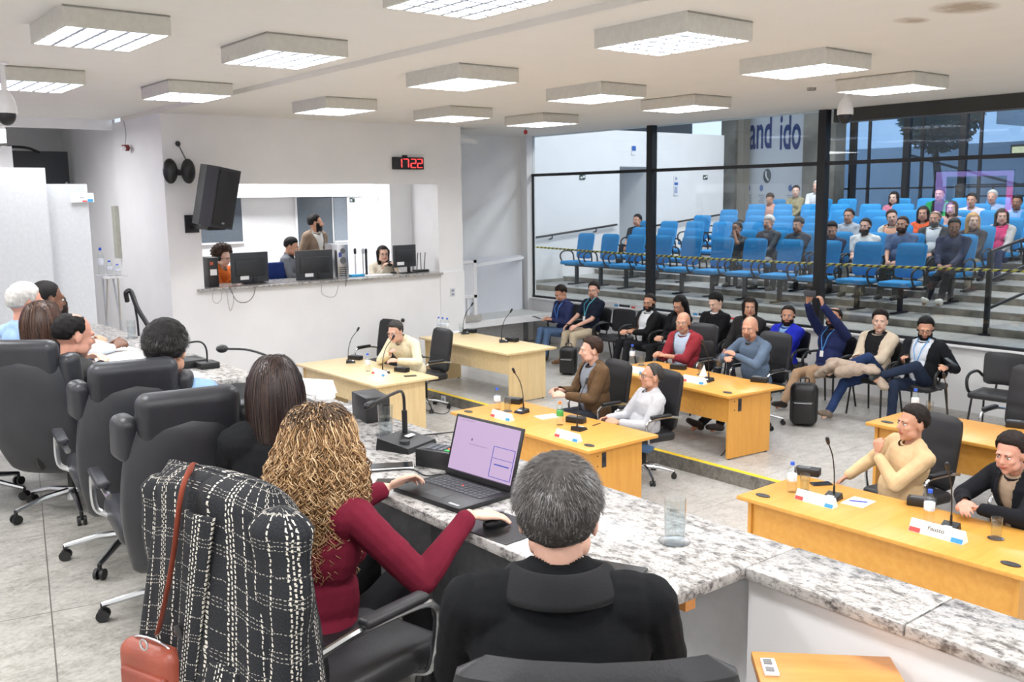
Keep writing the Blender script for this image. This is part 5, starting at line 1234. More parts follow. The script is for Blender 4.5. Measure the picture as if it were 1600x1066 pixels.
aud('a4', 'woman with long black hair in black behind the man in the red jacket', look=(10, 22, 0), fem=1, skin='tan', hair='black', longh=dict(len=.26, w=.072), hairstyle=dict(top=.014, front=42), glasses=(60, 50, 50), top=dict(kind='jacket', c=(24, 24, 26), inner=(40, 40, 44), inner_collar=0), trousers=(26, 26, 28), L=(-.03, .30, .64), Rr=(.03, .30, .64))
aud('a5', 'young man in a black sweater over a white collar looking down', look=(-4, 26, 0), skin='light', hair='black', hairstyle=dict(top=.032, side=.010), top=dict(kind='shirt', c=(20, 20, 23), cc=(226, 228, 232)), trousers=(40, 40, 46), L=(-.05, .28, .62), Rr=(.05, .30, .62))
aud('a6', 'man with chin length dark hair and dark jacket behind the blue shirt', look=(38, 0, 0), skin='tan', hair='dark', longh=dict(len=.13, w=.062), hairstyle=dict(top=.02, front=44), top=dict(kind='jacket', c=(40, 38, 38), inner=(70, 70, 74)), trousers=(40, 40, 46))
aud('a7', 'bearded man in a bright royal blue jacket with a watch', look=(30, 2, 0), skin='tan', hair='dark', hairstyle=dict(top=.010, side=.005), beard=1, top=dict(kind='jacket', c=(34, 44, 176), inner=(130, 170, 214), z0=.3), trousers=(36, 44, 62), shoes=(106, 84, 62), watch=-1, h=176, feet=((-.14, .46, .09), (.10, .60, .09)))
aud('a8', 'man in a navy hooded jacket raising a phone with both hands to film', look=(14, -6, 0), skin='tan', hair='dark', hairstyle=dict(top=.008, side=.006, bald=50), beard=1, top=dict(kind='jacket', c=(36, 44, 84), inner=(30, 34, 50), z0=.34, lanyard=(80, 150, 215)), trousers=(176, 146, 118), shoes=(40, 34, 32), L=(-.13, .34, 1.36), Rr=(.10, .36, 1.40), handL=dict(d=(.25, .1, .9), n=(.7, .2, 0), curl=35), handR=dict(d=(-.25, .1, .9), n=(-.7, .2, 0), curl=35), hintL=(-.9, -.1, -.6), hintR=(.9, -.1, -.6), h=172, watch=-1, feet=((-.12, .44, .09), (.15, .62, .09)))
aud('a9', 'man in a cream jacket with a beige coat over his crossed legs', look=(30, -2, 0), skin='light', hair='dark', hairstyle=dict(top=.034, side=.010, up=.014), top=dict(kind='open', c=(214, 198, 176), inner=(30, 30, 32), z0=-.1), trousers=(40, 58, 96), shoes=(126, 112, 98), girth=1.1, feet=((.20, .50, .58), (.14, .66, .09)), knee=((-.3, 1, 1), (0, 1, 1)), h=176, L=(-.03, .32, .70), Rr=(.05, .34, .70))
aud('a10', 'bearded man with glasses in a black jacket and white shirt, ankle on knee', look=(24, 18, 0), skin='tan', hair='black', hairstyle=dict(top=.020, side=.008), beard=1, glasses=(30, 30, 32), top=dict(kind='open', c=(24, 26, 30), inner=(220, 226, 234), z0=-.2, lanyard=(90, 160, 220)), trousers=(36, 46, 66), shoes=(46, 52, 52), girth=1.12, feet=((.26, .44, .58), (.10, .45, .09)), knee=((-.3, 1, 1), (0, 1, 1)), L=(-.38, .16, .72), Rr=(.08, .28, .78), h=182)
# beige coat lying over the lap
p = AP['a9']; m = MB()
m.cap((9.98, p.y-.26, .78), (10.05, p.y+.30, .80), .085, .10, asp=.6); m.cap((9.95, p.y+.25, .78), (9.93, p.y+.42, .66), .09, .07, asp=.7); m.cap((10.05, p.y-.2, .78), (10.0, p.y-.38, .62), .08, .06, asp=.7); m.cap((9.94, p.y-.1, .78), (9.9, p.y+.12, .72), .075, .07)
co, nr, fs = remesh(m, .009, 2); co = co+nr*(wob(co, 26, 5)*.010+wob(co, 60, 6)*.004)[:, None]
mkobj('folded_coat', co, fs, fabric((176, 158, 142)), label='beige coat folded over the lap of the man in the cream jacket', cat='coat')
def inhand(name, label, o, info, k, d, m, off=(0, 0, 0), rot=(0, 0, 0), cat='phone', dirv=.09):
    E, Wp = info['arms'][k]; c = Wp+(Wp-E).normalized()*dirv+V(off)
    q = MB().rbox((0, 0, 0), d, .004, 2).build(name, m); q.matrix_world = Matrix.Translation(o.location) @ o.rotation_euler.to_matrix().to_4x4() @ Matrix.Translation(c) @ (Matrix.Rotation(R(rot[2]), 4, 'Z') @ Matrix.Rotation(R(rot[1]), 4, 'Y') @ Matrix.Rotation(R(rot[0]), 4, 'X')); return tag(q, label, cat)
def atp(name, label, p, d, m, rot=(0, 0, 0), cat='phone'):
    q = MB().rbox((0, 0, 0), d, min(d)*.4, 2).build(name, m); q.location = p; q.rotation_euler = tuple(R(a) for a in rot); return tag(q, label, cat)
a = AP['a8']; atp('smartphone', 'smartphone held up by the man filming', (10.50-.50, a.y+.02, UF+1.47), (.009, .16, .078), mat((60, 62, 68), .3))
a = AP['a1']; atp('smartphone', 'dark phone in the hand of the navy zip jacket man', (10.50-.40, a.y+.06, UF+.70), (.15, .075, .009), M['plas'], (0, 20, 0))
a = AP['a2']; atp('smartphone', 'dark phone held by the navy polo man over his lap', (10.50-.42, a.y+.14, UF+.66), (.15, .075, .009), M['plas'], (0, 20, 0))
a = AP['a10']; atp('smartphone', 'black phone in the raised left hand of the man crossing his legs', (10.32, a.y-.42, UF+.80), (.075, .15, .009), M['plas'], (30, 0, 0))
GT = 'people at the meeting tables'
# ---- men at the tables
person('man with glasses in a cream sweater leaning forward and speaking into a microphone', (6.62, 10.42, 0), 196, GT, lean=26, look=(8, 12, 0), skin='fair', hair='salt', hairstyle=dict(top=.026), glasses=(70, 60, 60), top=dict(kind='sweater', c=(232, 222, 190)), trousers=(60, 62, 70), L=(-.14, .44, .80), Rr=(.04, .40, .86), handR=dict(d=(-.5, .3, .5), n=(-.6, 0, -.2), curl=35), hintL=(-1, -.2, -.5), hintR=(1, -.2, -.6), girth=1.1, vox=.0078, headfwd=.03, tgt=(616, 503))
person('man in a brown jacket over a grey shirt with dark hair, looking to the left', (6.86, 7.02, 0), 162, GT, s=1.04, lean=2, look=(-10, 0, 0), skin='fair', hair='brown', hairstyle=dict(top=.024, side=.010, up=.006), beard=.5, top=dict(kind='open', c=(96, 74, 52), cc=(40, 36, 36), inner=(140, 146, 156), inner_collar=0, z0=-.2), trousers=(50, 52, 60), L=(-.10, .36, .74), Rr=(.10, .36, .76), girth=1.12, vox=.0078, tgt=(925, 527))
person('man with dark rimmed glasses in a light grey sweater and jeans', (6.80, 6.12, 0), 158, GT, lean=-10, seat=.42, look=(-4, -6, 0), skin='tan', hair='salt', hairstyle=dict(top=.010, side=.006, front=44), glasses=(22, 24, 30), top=dict(kind='sweater', c=(196, 196, 200)), trousers=(92, 124, 164), L=(-.12, .30, .62), Rr=(.10, .34, .62), girth=1.14, vox=.0075, tgt=(1022, 570))
person('bald man with glasses and grey beard in a red jacket and light blue shirt', (9.0, 7.80, UF), 180, GT, seat=.44, lean=6, look=(26, 0, 0), skin='tan', hair='grey', nohair=True, beard=.5, glasses=(150, 140, 130), top=dict(kind='open', c=(140, 46, 54), inner=(188, 206, 228), z0=-.1), trousers=(50, 52, 60), L=(.0, .40, .74), Rr=(.12, .40, .74), girth=1.08, vox=.0078, tgt=(1068, 487))
person('bald man in a slate blue shirt holding a cup with both hands', (9.0, 6.82, UF), 172, GT, s=1.03, seat=.45, lean=10, look=(24, 6, 0), skin='tan', hair='black', nohair=True, beard=.5, top=dict(kind='shirt', c=(92, 108, 128)), trousers=(30, 30, 34), shoes=(50, 38, 34), L=(-.03, .36, .84), Rr=(.06, .42, .80), hintL=(-1, -.2, -.5), hintR=(1, -.2, -.5), girth=1.12, vox=.0078, feet=((-.05, .60, .09), (.10, .75, .09)), tgt=(1172, 494))
for ob in list(bpy.data.objects):
    l = ob.get('label', '')
    if ' under ' in l and ob.get('category') == 'chair':
        for key, who in (('cream sweater', 'man with glasses in a cream'), ('brown jacket', 'man in a brown jacket'), ('grey sweater', 'man with dark rimmed'), ('red jacket', 'bald man with glasses'), ('bald man in the blue', 'bald man in a slate'), ('beige sweater', 'man in a beige'), ('quilted', 'dark haired man in a black'),
                         ('blue zip', 'man in a navy blue zip'), ('navy polo', 'man with glasses in a navy'), ('fifth seat', 'bearded man with glasses in a black jacket and white shirt, hands'), ('woman in black', 'woman with long black'), ('black sweater', 'young man'), ('long haired', 'man with chin'), ('bright blue', 'bearded man in a bright'), ('raising his', 'man in a navy hooded'), ('beige coat', 'man in a cream jacket'), ('crossing his', 'bearded man with glasses in a black jacket and white shirt, ankle')):
            if key in l:
                for pe in bpy.data.objects:
                    if pe.get('category') == 'person' and pe['label'].startswith(who): ob.location.y = pe.location.y; ob.location.x = pe.location.x+.02; ob.rotation_euler.z = pe.rotation_euler.z*.5+face(180)*.5
                break
q = glass(V((8.60, 6.95, TU+.02)), 0, 'clear glass of water held by the bald man in the blue shirt', 'water glasses')
person('man in a beige sweater with his hand at his mouth, looking left', (6.50, 3.74, 0), 152, GT, s=1.0, lean=-6, tilt=-6, look=(4, -2, 0), skin='tan', hair='dark', hairstyle=dict(top=.026, side=.008, back=.014), top=dict(kind='sweater', c=(214, 184, 142)), trousers=(44, 60, 100), L=(-.02, .19, .90), Rr=(.34, .22, .64), handL=dict(d=(.25, .0, .95), n=(.2, -.9, 0), curl=40), hintL=(-.5, .35, -.9), hintR=(.8, -.5, -.3), girth=1.12, vox=.0072, watch=-1, tgt=(1430, 634))
person('dark haired man in a black quilted jacket holding a pen at the right edge', (6.52, 2.78, 0), 158, GT, s=1.0, lean=18, look=(18, 10, 0), skin='red', hair='dark', hairstyle=dict(top=.028, side=.012), top=dict(kind='jacket', c=(26, 27, 32), inner=(168, 146, 124), cc=(30, 30, 36), z0=-.05, w1=.075), trousers=(44, 46, 54), L=(-.06, .50, .78), Rr=(.05, .52, .78), hintL=(-1, -.2, -.4), hintR=(1, -.2, -.4), girth=1.14, vox=.0075, tgt=(1580, 678))
# ---- people in the booth
GB = 'people in the sound booth'
def booth(px, py, y, label, **k):
    p = PY(px, py, y); ht = p.z-.9; st = k.pop('standing', False)
    if st: k.update(seat=.83*ht/1.73*1.0, feet=((-.1, 0, .09), (.1, 0, .09)), s=1.0)
    else: k['seat'] = .45; k['tgt'] = (px, py)
    return person(label, (p.x, y, .9), k.pop('h', 235), GB, **k)
o, i = booth(350, 388, 13.05, 'person with a curly brown afro and headphones in an orange sweater', h=300, look=(0, 14, 0), lean=8, skin='light', hair='brown', hairstyle=dict(top=.075, side=.065, back=.07, front=40, frizz=.012, nape=-30, temple=36), glasses=(120, 100, 90), top=dict(kind='sweater', c=(206, 106, 44), cc=(150, 144, 136)), L=(-.12, .34, .86), Rr=(.05, .34, .84), seed=3)
m = MB(); m.M = i['Hm']; m.tube([(math.cos(a)*.098, -.01, .03+math.sin(a)*.115) for a in np.linspace(0, PI, 14)], .007)
for e in (-1, 1): m.ell((e*.096, -.0, -.005), (.020, .036, .040))
m.build('headphones', M['blackm'], o)
booth(458, 372, 13.1, 'man in a grey jacket looking down at a screen in the booth', h=320, look=(0, 18, 0), lean=10, skin='tan', hair='black', hairstyle=dict(top=.026, side=.006), top=dict(kind='zip', c=(122, 126, 134), cc=(40, 42, 46)), L=(-.12, .36, .82), Rr=(.12, .38, .82))
booth(491, 334, 13.6, 'standing bearded man in a brown overshirt looking right in the booth', standing=True, h=290, look=(48, -2, 0), skin='tan', hair='black', hairstyle=dict(top=.024, side=.006), beard=1, top=dict(kind='open', c=(134, 116, 100), inner=(222, 220, 216), z0=.2), L=(-.2, .05, .86), Rr=(.2, .05, .86))
booth(598, 384, 13.0, 'woman in a cream blouse speaking into a microphone in the booth', fem=1, h=255, look=(-4, 2, 0), lean=8, skin='light', hair='dark', longh=dict(len=.15, w=.06), hairstyle=dict(top=.012, front=46), glasses=(110, 90, 80), top=dict(kind='sweater', c=(226, 216, 198)), L=(-.14, .32, .84), Rr=(.10, .34, .84))
p = PY(606, 412, 12.84); t = thing('gooseneck_microphone', 'black foam microphone before the mouth of the booth woman', 'microphone', (p.x, 12.78, OZ0)); MB().ell((0, 0, p.z-OZ0), (.045, .045, .045)).build('foam_head', M['blackm'], t); MB().tube([(0, 0, p.z-OZ0), (.05, 0, .1), (.08, 0, 0)], .007).build('neck', M['plas'], t); MB().rbox((.08, -.02, .012), (.12, .1, .024), .006).build('base', M['plas'], t)
# ---- audience in the hall behind the glass
GH = 'people in the hall behind the glass'
HP = {}
def hall(r, px, py, label, **k):
    X = SX(r)+.02; p = PX(px, py, X); k.setdefault('lean', -4); k.setdefault('vox', .013); k['seat'] = .45
    q = person(label, (X, p.y, SZ(r)), k.pop('h', 190), GH, tgt=(px, py), **k); HP.setdefault(r, []).append(q[0].location.y); return q
hall(2, 1152, 347, 'man in a black cap and dark t-shirt, hand on his chin, behind the glass', skin='brown', hair='black', hairstyle=dict(top=.02, front=24), top=dict(kind='tee', c=(58, 60, 62)), trousers=(50, 52, 56), L=(-.04, .16, 1.02), hintL=(-.4, .3, -.9), handL=dict(d=(0, 0, 1), n=(0, -1, 0), curl=50))
hall(2, 1202, 337, 'man in a white cap and grey hooded jacket behind the glass', skin='tan', hair='white', hairstyle=dict(top=.03, side=.012, front=20, nape=-5, frizz=.0), top=dict(kind='shirt', c=(84, 86, 90), hood=1), trousers=(160, 160, 160), h=180)
hall(2, 1248, 340, 'man in a grey cap and grey hooded sweatshirt behind the glass', skin='tan', hair='salt', hairstyle=dict(top=.03, side=.012, front=18, nape=-5, frizz=.0), top=dict(kind='shirt', c=(78, 80, 86), hood=1), trousers=(60, 62, 66), h=180)
hall(2, 1300, 347, 'man in a dark navy jacket half hidden by the glass mullion', skin='tan', hair='black', top=dict(kind='shirt', c=(56, 62, 84)), trousers=(100, 90, 80), look=(20, 20, 0))
hall(2, 1353, 341, 'heavy man in a white t-shirt, hands folded, behind the glass', skin='fair', hair='dark', hairstyle=dict(top=.012), beard=1, top=dict(kind='tee', c=(226, 226, 224)), trousers=(150, 140, 126), girth=1.2, L=(-.03, .3, .66), Rr=(.03, .3, .66))
hall(2, 1411, 338, 'bearded man in a denim blue t-shirt behind the glass', skin='tan', hair='brown', hairstyle=dict(top=.014), beard=1, top=dict(kind='tee', c=(92, 112, 146)), trousers=(50, 56, 48), girth=1.15)
hall(2, 1492, 341, 'dark skinned young man in a navy sweatshirt with a white chest badge', skin='brown', hair='black', hairstyle=dict(top=.02), top=dict(kind='sweater', c=(56, 62, 84)), trousers=(28, 28, 32), shoes=(228, 226, 214), girth=1.1, feet=((-.05, .62, .09), (.12, .70, .09)), look=(20, 10, 0))
hall(3, 1327, 326, 'man in a light grey hooded sweatshirt behind the white t-shirt', skin='tan', hair='dark', hairstyle=dict(top=.012), top=dict(kind='sweater', c=(164, 170, 178), hood=1))
hall(3, 1392, 328, 'woman with tied hair in a cream jacket over an orange top behind the glass', fem=1, skin='fair', hair='brown', hairstyle=dict(top=.02), top=dict(kind='open', c=(214, 206, 192), inner=(226, 170, 140), inner_collar=0), look=(20, 0, 10))
hall(3, 1462, 329, 'grey bearded man in a dark suit and white shirt behind the glass', skin='tan', hair='grey', hairstyle=dict(top=.01, bald=46), beard=1, top=dict(kind='open', c=(70, 70, 72), inner=(224, 226, 228)), trousers=(60, 60, 62))
hall(3, 1521, 332, 'woman with long blonde hair in a dark top behind the glass', fem=1, skin='light', hair='blonde', longh=dict(len=.32, w=.075), hairstyle=dict(top=.014, front=44), top=dict(kind='shirt', c=(74, 70, 72), cc=(74, 70, 72)), trousers=(150, 140, 120), look=(30, 0, 0))
hall(4, 1566, 326, 'woman with long brown hair in a pink and grey varsity jacket', fem=1, skin='fair', hair='brown', longh=dict(len=.34, w=.075), hairstyle=dict(top=.014, front=44), top=dict(kind='open', c=(196, 190, 186), cc=(214, 70, 120), inner=(214, 70, 120), inner_collar=0), trousers=(52, 60, 92), look=(20, 0, 0))
hall(4, 1443, 322, 'woman with dark hair in a bright orange shirt behind the glass', fem=1, skin='tan', hair='dark', longh=dict(len=.2, w=.07), hairstyle=dict(top=.014, front=44), top=dict(kind='tee', c=(226, 96, 54)), look=(10, 0, 0))
hall(5, 1488, 314, 'woman with wavy hair beside the dark suit behind the glass', fem=1, skin='fair', hair='brown', longh=dict(len=.2, w=.07), hairstyle=dict(top=.014, front=44), top=dict(kind='tee', c=(190, 150, 140)))
hall(6, 1469, 293, 'young man in a black and green jacket standing out in the upper rows', skin='tan', hair='black', hairstyle=dict(top=.024), top=dict(kind='open', c=(40, 140, 84), inner=(30, 34, 36)), seat=.52)
hall(7, 1397, 305, 'woman with long dark hair in a pink patterned top in the back row', fem=1, skin='light', hair='dark', longh=dict(len=.22, w=.07), hairstyle=dict(top=.014, front=44), top=dict(kind='tee', c=(200, 120, 140)))
hall(7, 1202, 304, 'man in a salmon t-shirt looking at his phone in the back row', skin='tan', hair='brown', top=dict(kind='tee', c=(206, 158, 142)), look=(0, 24, 0))
hall(7, 1244, 290, 'woman in an olive camouflage shirt in the back row', fem=1, skin='light', hair='dark', hairstyle=dict(top=.02), top=dict(kind='shirt', c=(150, 142, 110)), look=(20, 0, 0), seat=.52)
hall(7, 1277, 281, 'white haired man in a white shirt in the back row beside the mullion', skin='fair', hair='white', top=dict(kind='shirt', c=(214, 216, 220)), seat=.52)
hall(6, 1519, 302, 'man in a pale printed t-shirt in the upper rows at the right', skin='tan', hair='dark', top=dict(kind='tee', c=(206, 200, 216)))
hall(7, 1551, 301, 'grey haired man in a light blue shirt in the upper rows', skin='red', hair='white', top=dict(kind='shirt', c=(150, 172, 212)))
hall(6, 1590, 305, 'dark skinned man in a sky blue shirt at the right picture edge', skin='brown', hair='black', top=dict(kind='shirt', c=(134, 170, 216)))
hall(3, 996, 357, 'person with dark hair slumped behind the second row seats at the left', skin='tan', hair='black', top=dict(kind='tee', c=(50, 50, 54)), seat=.37)
# ================================================================ PEOPLE ON THE PODIUM (nearest the camera)
GP = 'people seated along the podium desk'
def loc_of(o, p): return (Matrix.Rotation(-o[1], 3, 'Z') @ (V(p)-V(o[0])))
def strands(name, Hm, parent, mats, n, st, L=.03, w=.0011, lift=.35, seed=0, hs=1.07, segs=3, crown=(0, -.35, .94), jit=.35):
    rg = np.random.default_rng(seed); m = MB(); m.M = Hm @ Matrix.Scale(hs, 4); cr = V(crown).normalized(); C0 = V((0, -.012, .03)); vs = []; fs = []; mi = []
    Mx = m.M; k = 0
    while k < n:
        d = V(rg.normal(size=3)).normalized(); E = math.degrees(math.asin(d.z)); A = abs(math.degrees(math.atan2(d.x, d.y)))
        hl = 31 if A < 40 else (10 if A < 62 else (-12 if A < 100 else st.get('nape', -40)))
        if 84 < A < 100: hl = 0
        if E < hl+2: continue
        k += 1; r = 1/math.sqrt((d.x/.0775)**2+(d.y/.0975)**2+(d.z/.0925)**2); top = max(0, d.z)
        th = st['top']*top**.8+(st['side']+(st['back']-st['side'])*max(0, (A-90)/90))*(1-top**.8); p = C0+d*(r+th*.55*min(1, .3+(E-hl)/26))
        fl = (d-cr*d.dot(cr)); fl = fl-d*fl.dot(d); fl = (fl.normalized() if fl.length > .05 else V((0, 1, 0)))+V(rg.normal(size=3))*jit; fl = (fl-d*fl.dot(d)).normalized()
        g = V((0, 0, -1)); g = g-d*g.dot(d); fl = (fl+g*.5).normalized(); l = L*(.6+.7*rg.random())*(1.0 if E > 10 else .62); sd = fl.cross(d).normalized()*w*(.7+.6*rg.random()); o = len(vs)
        for j in range(segs+1):
            t = j/segs; q = p+fl*l*t+d*(lift*l*t*(1-.55*t)); ww = sd*(1-.75*t); vs += [Mx @ (q-ww), Mx @ (q+ww)]
        c = int(rg.random()**1.4*len(mats))
        for j in range(segs): a = o+2*j; fs.append([a, a+1, a+3, a+2]); mi.append(min(c, len(mats)-1))
    me = bpy.data.meshes.new(name); me.from_pydata(vs, [], fs)
    for x in mats: me.materials.append(x)
    me.polygons.foreach_set('material_index', mi); me.shade_smooth(); o = bpy.data.objects.new(name, me); COL.objects.link(o); o.parent = parent; return o
def hm(c, r=.42): return mat(c, r, 0, .12, 80, spec=.45, name='hair_strand')
# --- man in black, back of his head to the camera
st = dict(top=.026, side=.012, back=.014, nape=-50)
o, i = person('man with short grey hair in a black fleece jacket seen from behind', (1.24, 1.37, PZP), 50, GP, s=.97, seat=.47, tgt=(872, 718), lean=4, neck=-.022, look=(-6, 4, 0), hs=1.02, skin='fair', hair='salt', hairstyle=st, top=dict(kind='shirt', c=(17, 18, 21), fold=.003), trousers=(30, 32, 38), girth=1.14, vox=.006, L=(-.18, .42, .72), Rr=(.2, .42, .72), seed=4)
strands('hair_strands', i['Hm'], o, [hm((70, 66, 64)), hm((50, 46, 45)), hm((92, 88, 85)), hm((38, 35, 34)), hm((126, 123, 120))], 15000, st, .030, .00085, .34, 5, 1.02)
m = MB(); m.M = i['T']
def cfn(u, v):
    a = 2*PI*u+PI/2; b = v; sp = .10*max(0, math.sin(a)); r = .080+.034*b+.004*math.sin(3*a)
    return V((math.cos(a)*r*1.18, math.sin(a)*r*1.05-.012, .518-.052*b*b-.008*b-.045*max(0, math.sin(a))))
m.grid(48, 9, cfn, True); co = m.build('fleece_collar', mat((15, 16, 19), .95, bump=.3, bs=300), o); sm = co.modifiers.new('s', 'SOLIDIFY'); sm.thickness = .008
m = MB(); m.M = i['T']; m.tube([(math.cos(a)*.082, math.sin(a)*.080-.010, .492) for a in np.linspace(PI*1.15, PI*1.85, 12)], .006); m.build('inner_collar', mat((40, 120, 130), .7), o)
ch = office((1.17, 1.25, PZP), face(50), 'black leather chair behind the man in black, only its top edge visible', 'chairs of the nearest podium people'); ch.scale = (1, 1, .972)
# --- curly haired woman
LOC = V((1.26, 2.44, PZP)); HD = 24
mouse_w = V((1.745, 2.335, 1.835)); fr_ = lambda p, s=1.0: tuple((Matrix.Rotation(-face(HD), 3, 'Z') @ (V(p)-LOC))/s)
hdn = Matrix.Rotation(-face(HD), 3, 'Z')

o, i = person('woman with long blonde curls in a burgundy sweater using the laptop mouse', LOC, HD, GP, s=.97, fem=1, seat=.46, lean=5, look=(8, 4, 0), tgt=(497, 640), hs=1.02, skin='light', hair='blonde', hairstyle=dict(top=.03, side=.02, back=.03), top=dict(kind='sweater', c=(112, 28, 48), fold=.0035), trousers=(24, 24, 27), shoes=(20, 20, 22), vox=.0055,
  wL=(1.66, 2.80, 1.80), wR=(1.67, 2.315, 1.825), handR=dict(d=tuple(hdn @ V((.97, -.2, -.12))), n=tuple(hdn @ V((.05, 0, -1))), curl=13, spr=1.12), hintR=(.5, -.2, -1), hintL=(-.8, -.2, -.9), seed=2)
Hm = i['Hm']; shift = o.location-LOC
m = MB(); m.M = Hm
m.ell((0, -.018, .030), (.081, .098, .092), None, 18, 12)
for s_ in (-1, 1): m.cap((s_*.05, -.03, .02), (s_*.075, -.05, -.13), .035, .045); m.cap((s_*.075, -.05, -.13), (s_*.07, -.07, -.24), .045, .02)
m.cap((0, -.05, 0), (0, -.08, -.26), .065, .03)
co, nr, fs = remesh(m, .008, 4); co = co+nr*(wob(co, 60, 1)*.006)[:, None]
inv = np.array(Hm.inverted()); c = centers(co@inv[:3, :3].T+inv[:3, 3], fs); keep = ~((c[:, 1] > .03) & (np.abs(c[:, 0]) < .066) & (c[:, 2] < .08))
bpy.data.objects.remove([x for x in kids(o) if x.name.startswith('hair')][0])
hv = mkobj('hair', co, [f for f, k in zip(fs, keep) if k], mat((128, 96, 62), .6, var=.35, scale=90, bump=.8, bs=260), o)
def curls(n, seed):
    rg = np.random.default_rng(seed); vs = []; fs = []; mi = []; NS_ = 62; k = 0
    while k < n:
        d = rg.normal(size=3); d /= np.linalg.norm(d); az = math.atan2(d[0], d[1]); A = abs(math.degrees(az)); E = math.degrees(math.asin(d[2]))
        if E < (40 if A < 45 else (5 if A < 75 else -30)): continue
        k += 1; r = 1/math.sqrt((d[0]/.078)**2+(d[1]/.098)**2+(d[2]/.093)**2); p0 = np.array([0, -.012, .03])+d*r
        if A < 60: az2 = math.copysign(R(62+rg.random()*40), az if abs(az) > .02 else rg.normal())
        else: az2 = az+rg.normal()*.16
        layer = rg.random(); Lh = .24+.14*rg.random()+.05*(layer > .6)+(.05 if d[0] < 0 else 0); ro = .088+.056*layer
        ax_ = np.array([math.sin(az2), math.cos(az2)*1.02, 0]); t = np.linspace(0, 1, NS_)
        rt = math.hypot(p0[0], p0[1]+.012); rad = rt+(ro*1.0-rt)*np.minimum(1, t*2.1)**.7; rad = rad+.020*np.sin(np.minimum(1, t)*PI)-.030*np.maximum(0, t-.6)
        azt = az+((az2-az+PI)%(2*PI)-PI)*np.minimum(1, t*3.2)
        zt = p0[2]+.030*np.sin(np.minimum(1, t*4)*PI)*(1 if E > 25 else .3)*layer-(Lh+max(0, p0[2]))*np.clip(t-.04, 0, 1)**1.15
        P_ = np.stack([np.sin(azt)*rad, np.cos(azt)*rad-.012-.022*np.maximum(0, t-.25), zt], 1)
        tan = np.gradient(P_, axis=0); tan /= np.linalg.norm(tan, axis=1)[:, None]+1e-9
        u = np.cross(tan, np.array([.3, .2, 1.])); u /= np.linalg.norm(u, axis=1)[:, None]+1e-9; v = np.cross(tan, u)
        wl = .030+.026*rg.random(); ph = rg.random()*6.28; amp = (.0015+.0085*np.minimum(1, t*1.8))*(.5+.9*rg.random())*(1+.25*np.sin(t*9+ph)); sg = 1 if rg.random() > .5 else -1; an = ph+sg*2*PI*(Lh/wl)*t*1.02
        P_ = P_+u*(np.cos(an)*amp)[:, None]+v*(np.sin(an)*amp)[:, None]
        tan = np.gradient(P_, axis=0); tan /= np.linalg.norm(tan, axis=1)[:, None]+1e-9; u = np.cross(tan, np.array([0, .1, 1.])); u /= np.linalg.norm(u, axis=1)[:, None]+1e-9; v = np.cross(tan, u)
        th = (.0013+.0015*rg.random())*(1-.55*t**3); o_ = len(vs)*0+curls.n; ring = []
        for a in (0, 2.09, 4.19): ring.append(P_+u*(math.cos(a)*th)[:, None]+v*(math.sin(a)*th)[:, None])
        Q = np.stack(ring, 1).reshape(-1, 3); vs.append(Q); b0 = curls.n; curls.n += len(Q); c1 = int(rg.random()*4)
        for j in range(NS_-1):
            cc = 0 if (j < 9 and rg.random() < .8) else c1+1
            for q in range(3): a = b0+3*j+q; b = b0+3*j+(q+1)%3; fs.append((a, b, b+3, a+3)); mi.append(cc)
    return np.concatenate(vs), fs, mi
curls.n = 0
vs, fs, mi = curls(3900, 11); Mh = np.array(Hm); vs = vs@Mh[:3, :3].T+Mh[:3, 3]
mkobj('curls', vs, fs, [hm((84, 64, 46)), hm((160, 124, 84)), hm((182, 146, 104)), hm((128, 94, 62)), hm((208, 176, 136))], hv, mi)
# her chair with the tweed coat hung over its back
CH = V((1.22, 2.40, PZP)); CR_ = 13
ch = office(CH, face(CR_), 'black leather chair with chrome arms under the curly haired woman', 'chairs of the nearest podium people'); ch.scale = (1, 1, .94)
def plaid():
    t = NT('boucle_plaid'); uv = t.n('ShaderNodeUVMap'); sp = t.n('ShaderNodeSeparateXYZ'); nz = t.noise(55, 3, uv.outputs[0]); 
    t.l(uv.outputs[0], sp.inputs[0]); wb_ = t.math('MULTIPLY', t.math('SUBTRACT', nz.outputs[0], .5), .012)
    U = t.math('ADD', sp.outputs[0], wb_); Vv = t.math('ADD', sp.outputs[1], wb_)
    fu = t.math('FRACT', t.math('DIVIDE', U, .15)); fv = t.math('FRACT', t.math('DIVIDE', Vv, .13))
    def line(x, p, w): return t.math('COMPARE', x, p, w)
    dv = t.math('GREATER_THAN', t.math('FRACT', t.math('DIVIDE', Vv, .0125)), .38); dv2 = t.math('GREATER_THAN', t.math('FRACT', t.math('ADD', t.math('DIVIDE', Vv, .0125), .5)), .38); du = t.math('GREATER_THAN', t.math('FRACT', t.math('DIVIDE', U, .009)), .45)
    a = None
    for k, p in enumerate((.10, .40, .47, .54, .80)):
        q = t.math('MULTIPLY', line(fu, p, .014), dv if k % 2 else dv2); a = q if a is None else t.math('MAXIMUM', a, q)
    b = None
    for p, w_ in ((.08, .010), (.44, .008), (.52, .008), (.60, .008)):
        q = t.math('MULTIPLY', line(fv, p, w_), du); b = q if b is None else t.math('MAXIMUM', b, q)
    f = t.math('MAXIMUM', a, t.math('MULTIPLY', b, .6)); fz = t.math('GREATER_THAN', t.noise(420, 2, uv.outputs[0]).outputs[0], .38); f = t.math('MULTIPLY', f, fz)
    n3 = t.noise(300, 2, uv.outputs[0]); base = t.ramp(n3.outputs[0], [(.35, (14, 16, 20)), (.78, (46, 48, 54))])
    t.base(t.mix(f, base, (222, 216, 204)), .95); t.bump(t.math('ADD', f, n3.outputs[0]), .7, .003); return t.m
PL = plaid()
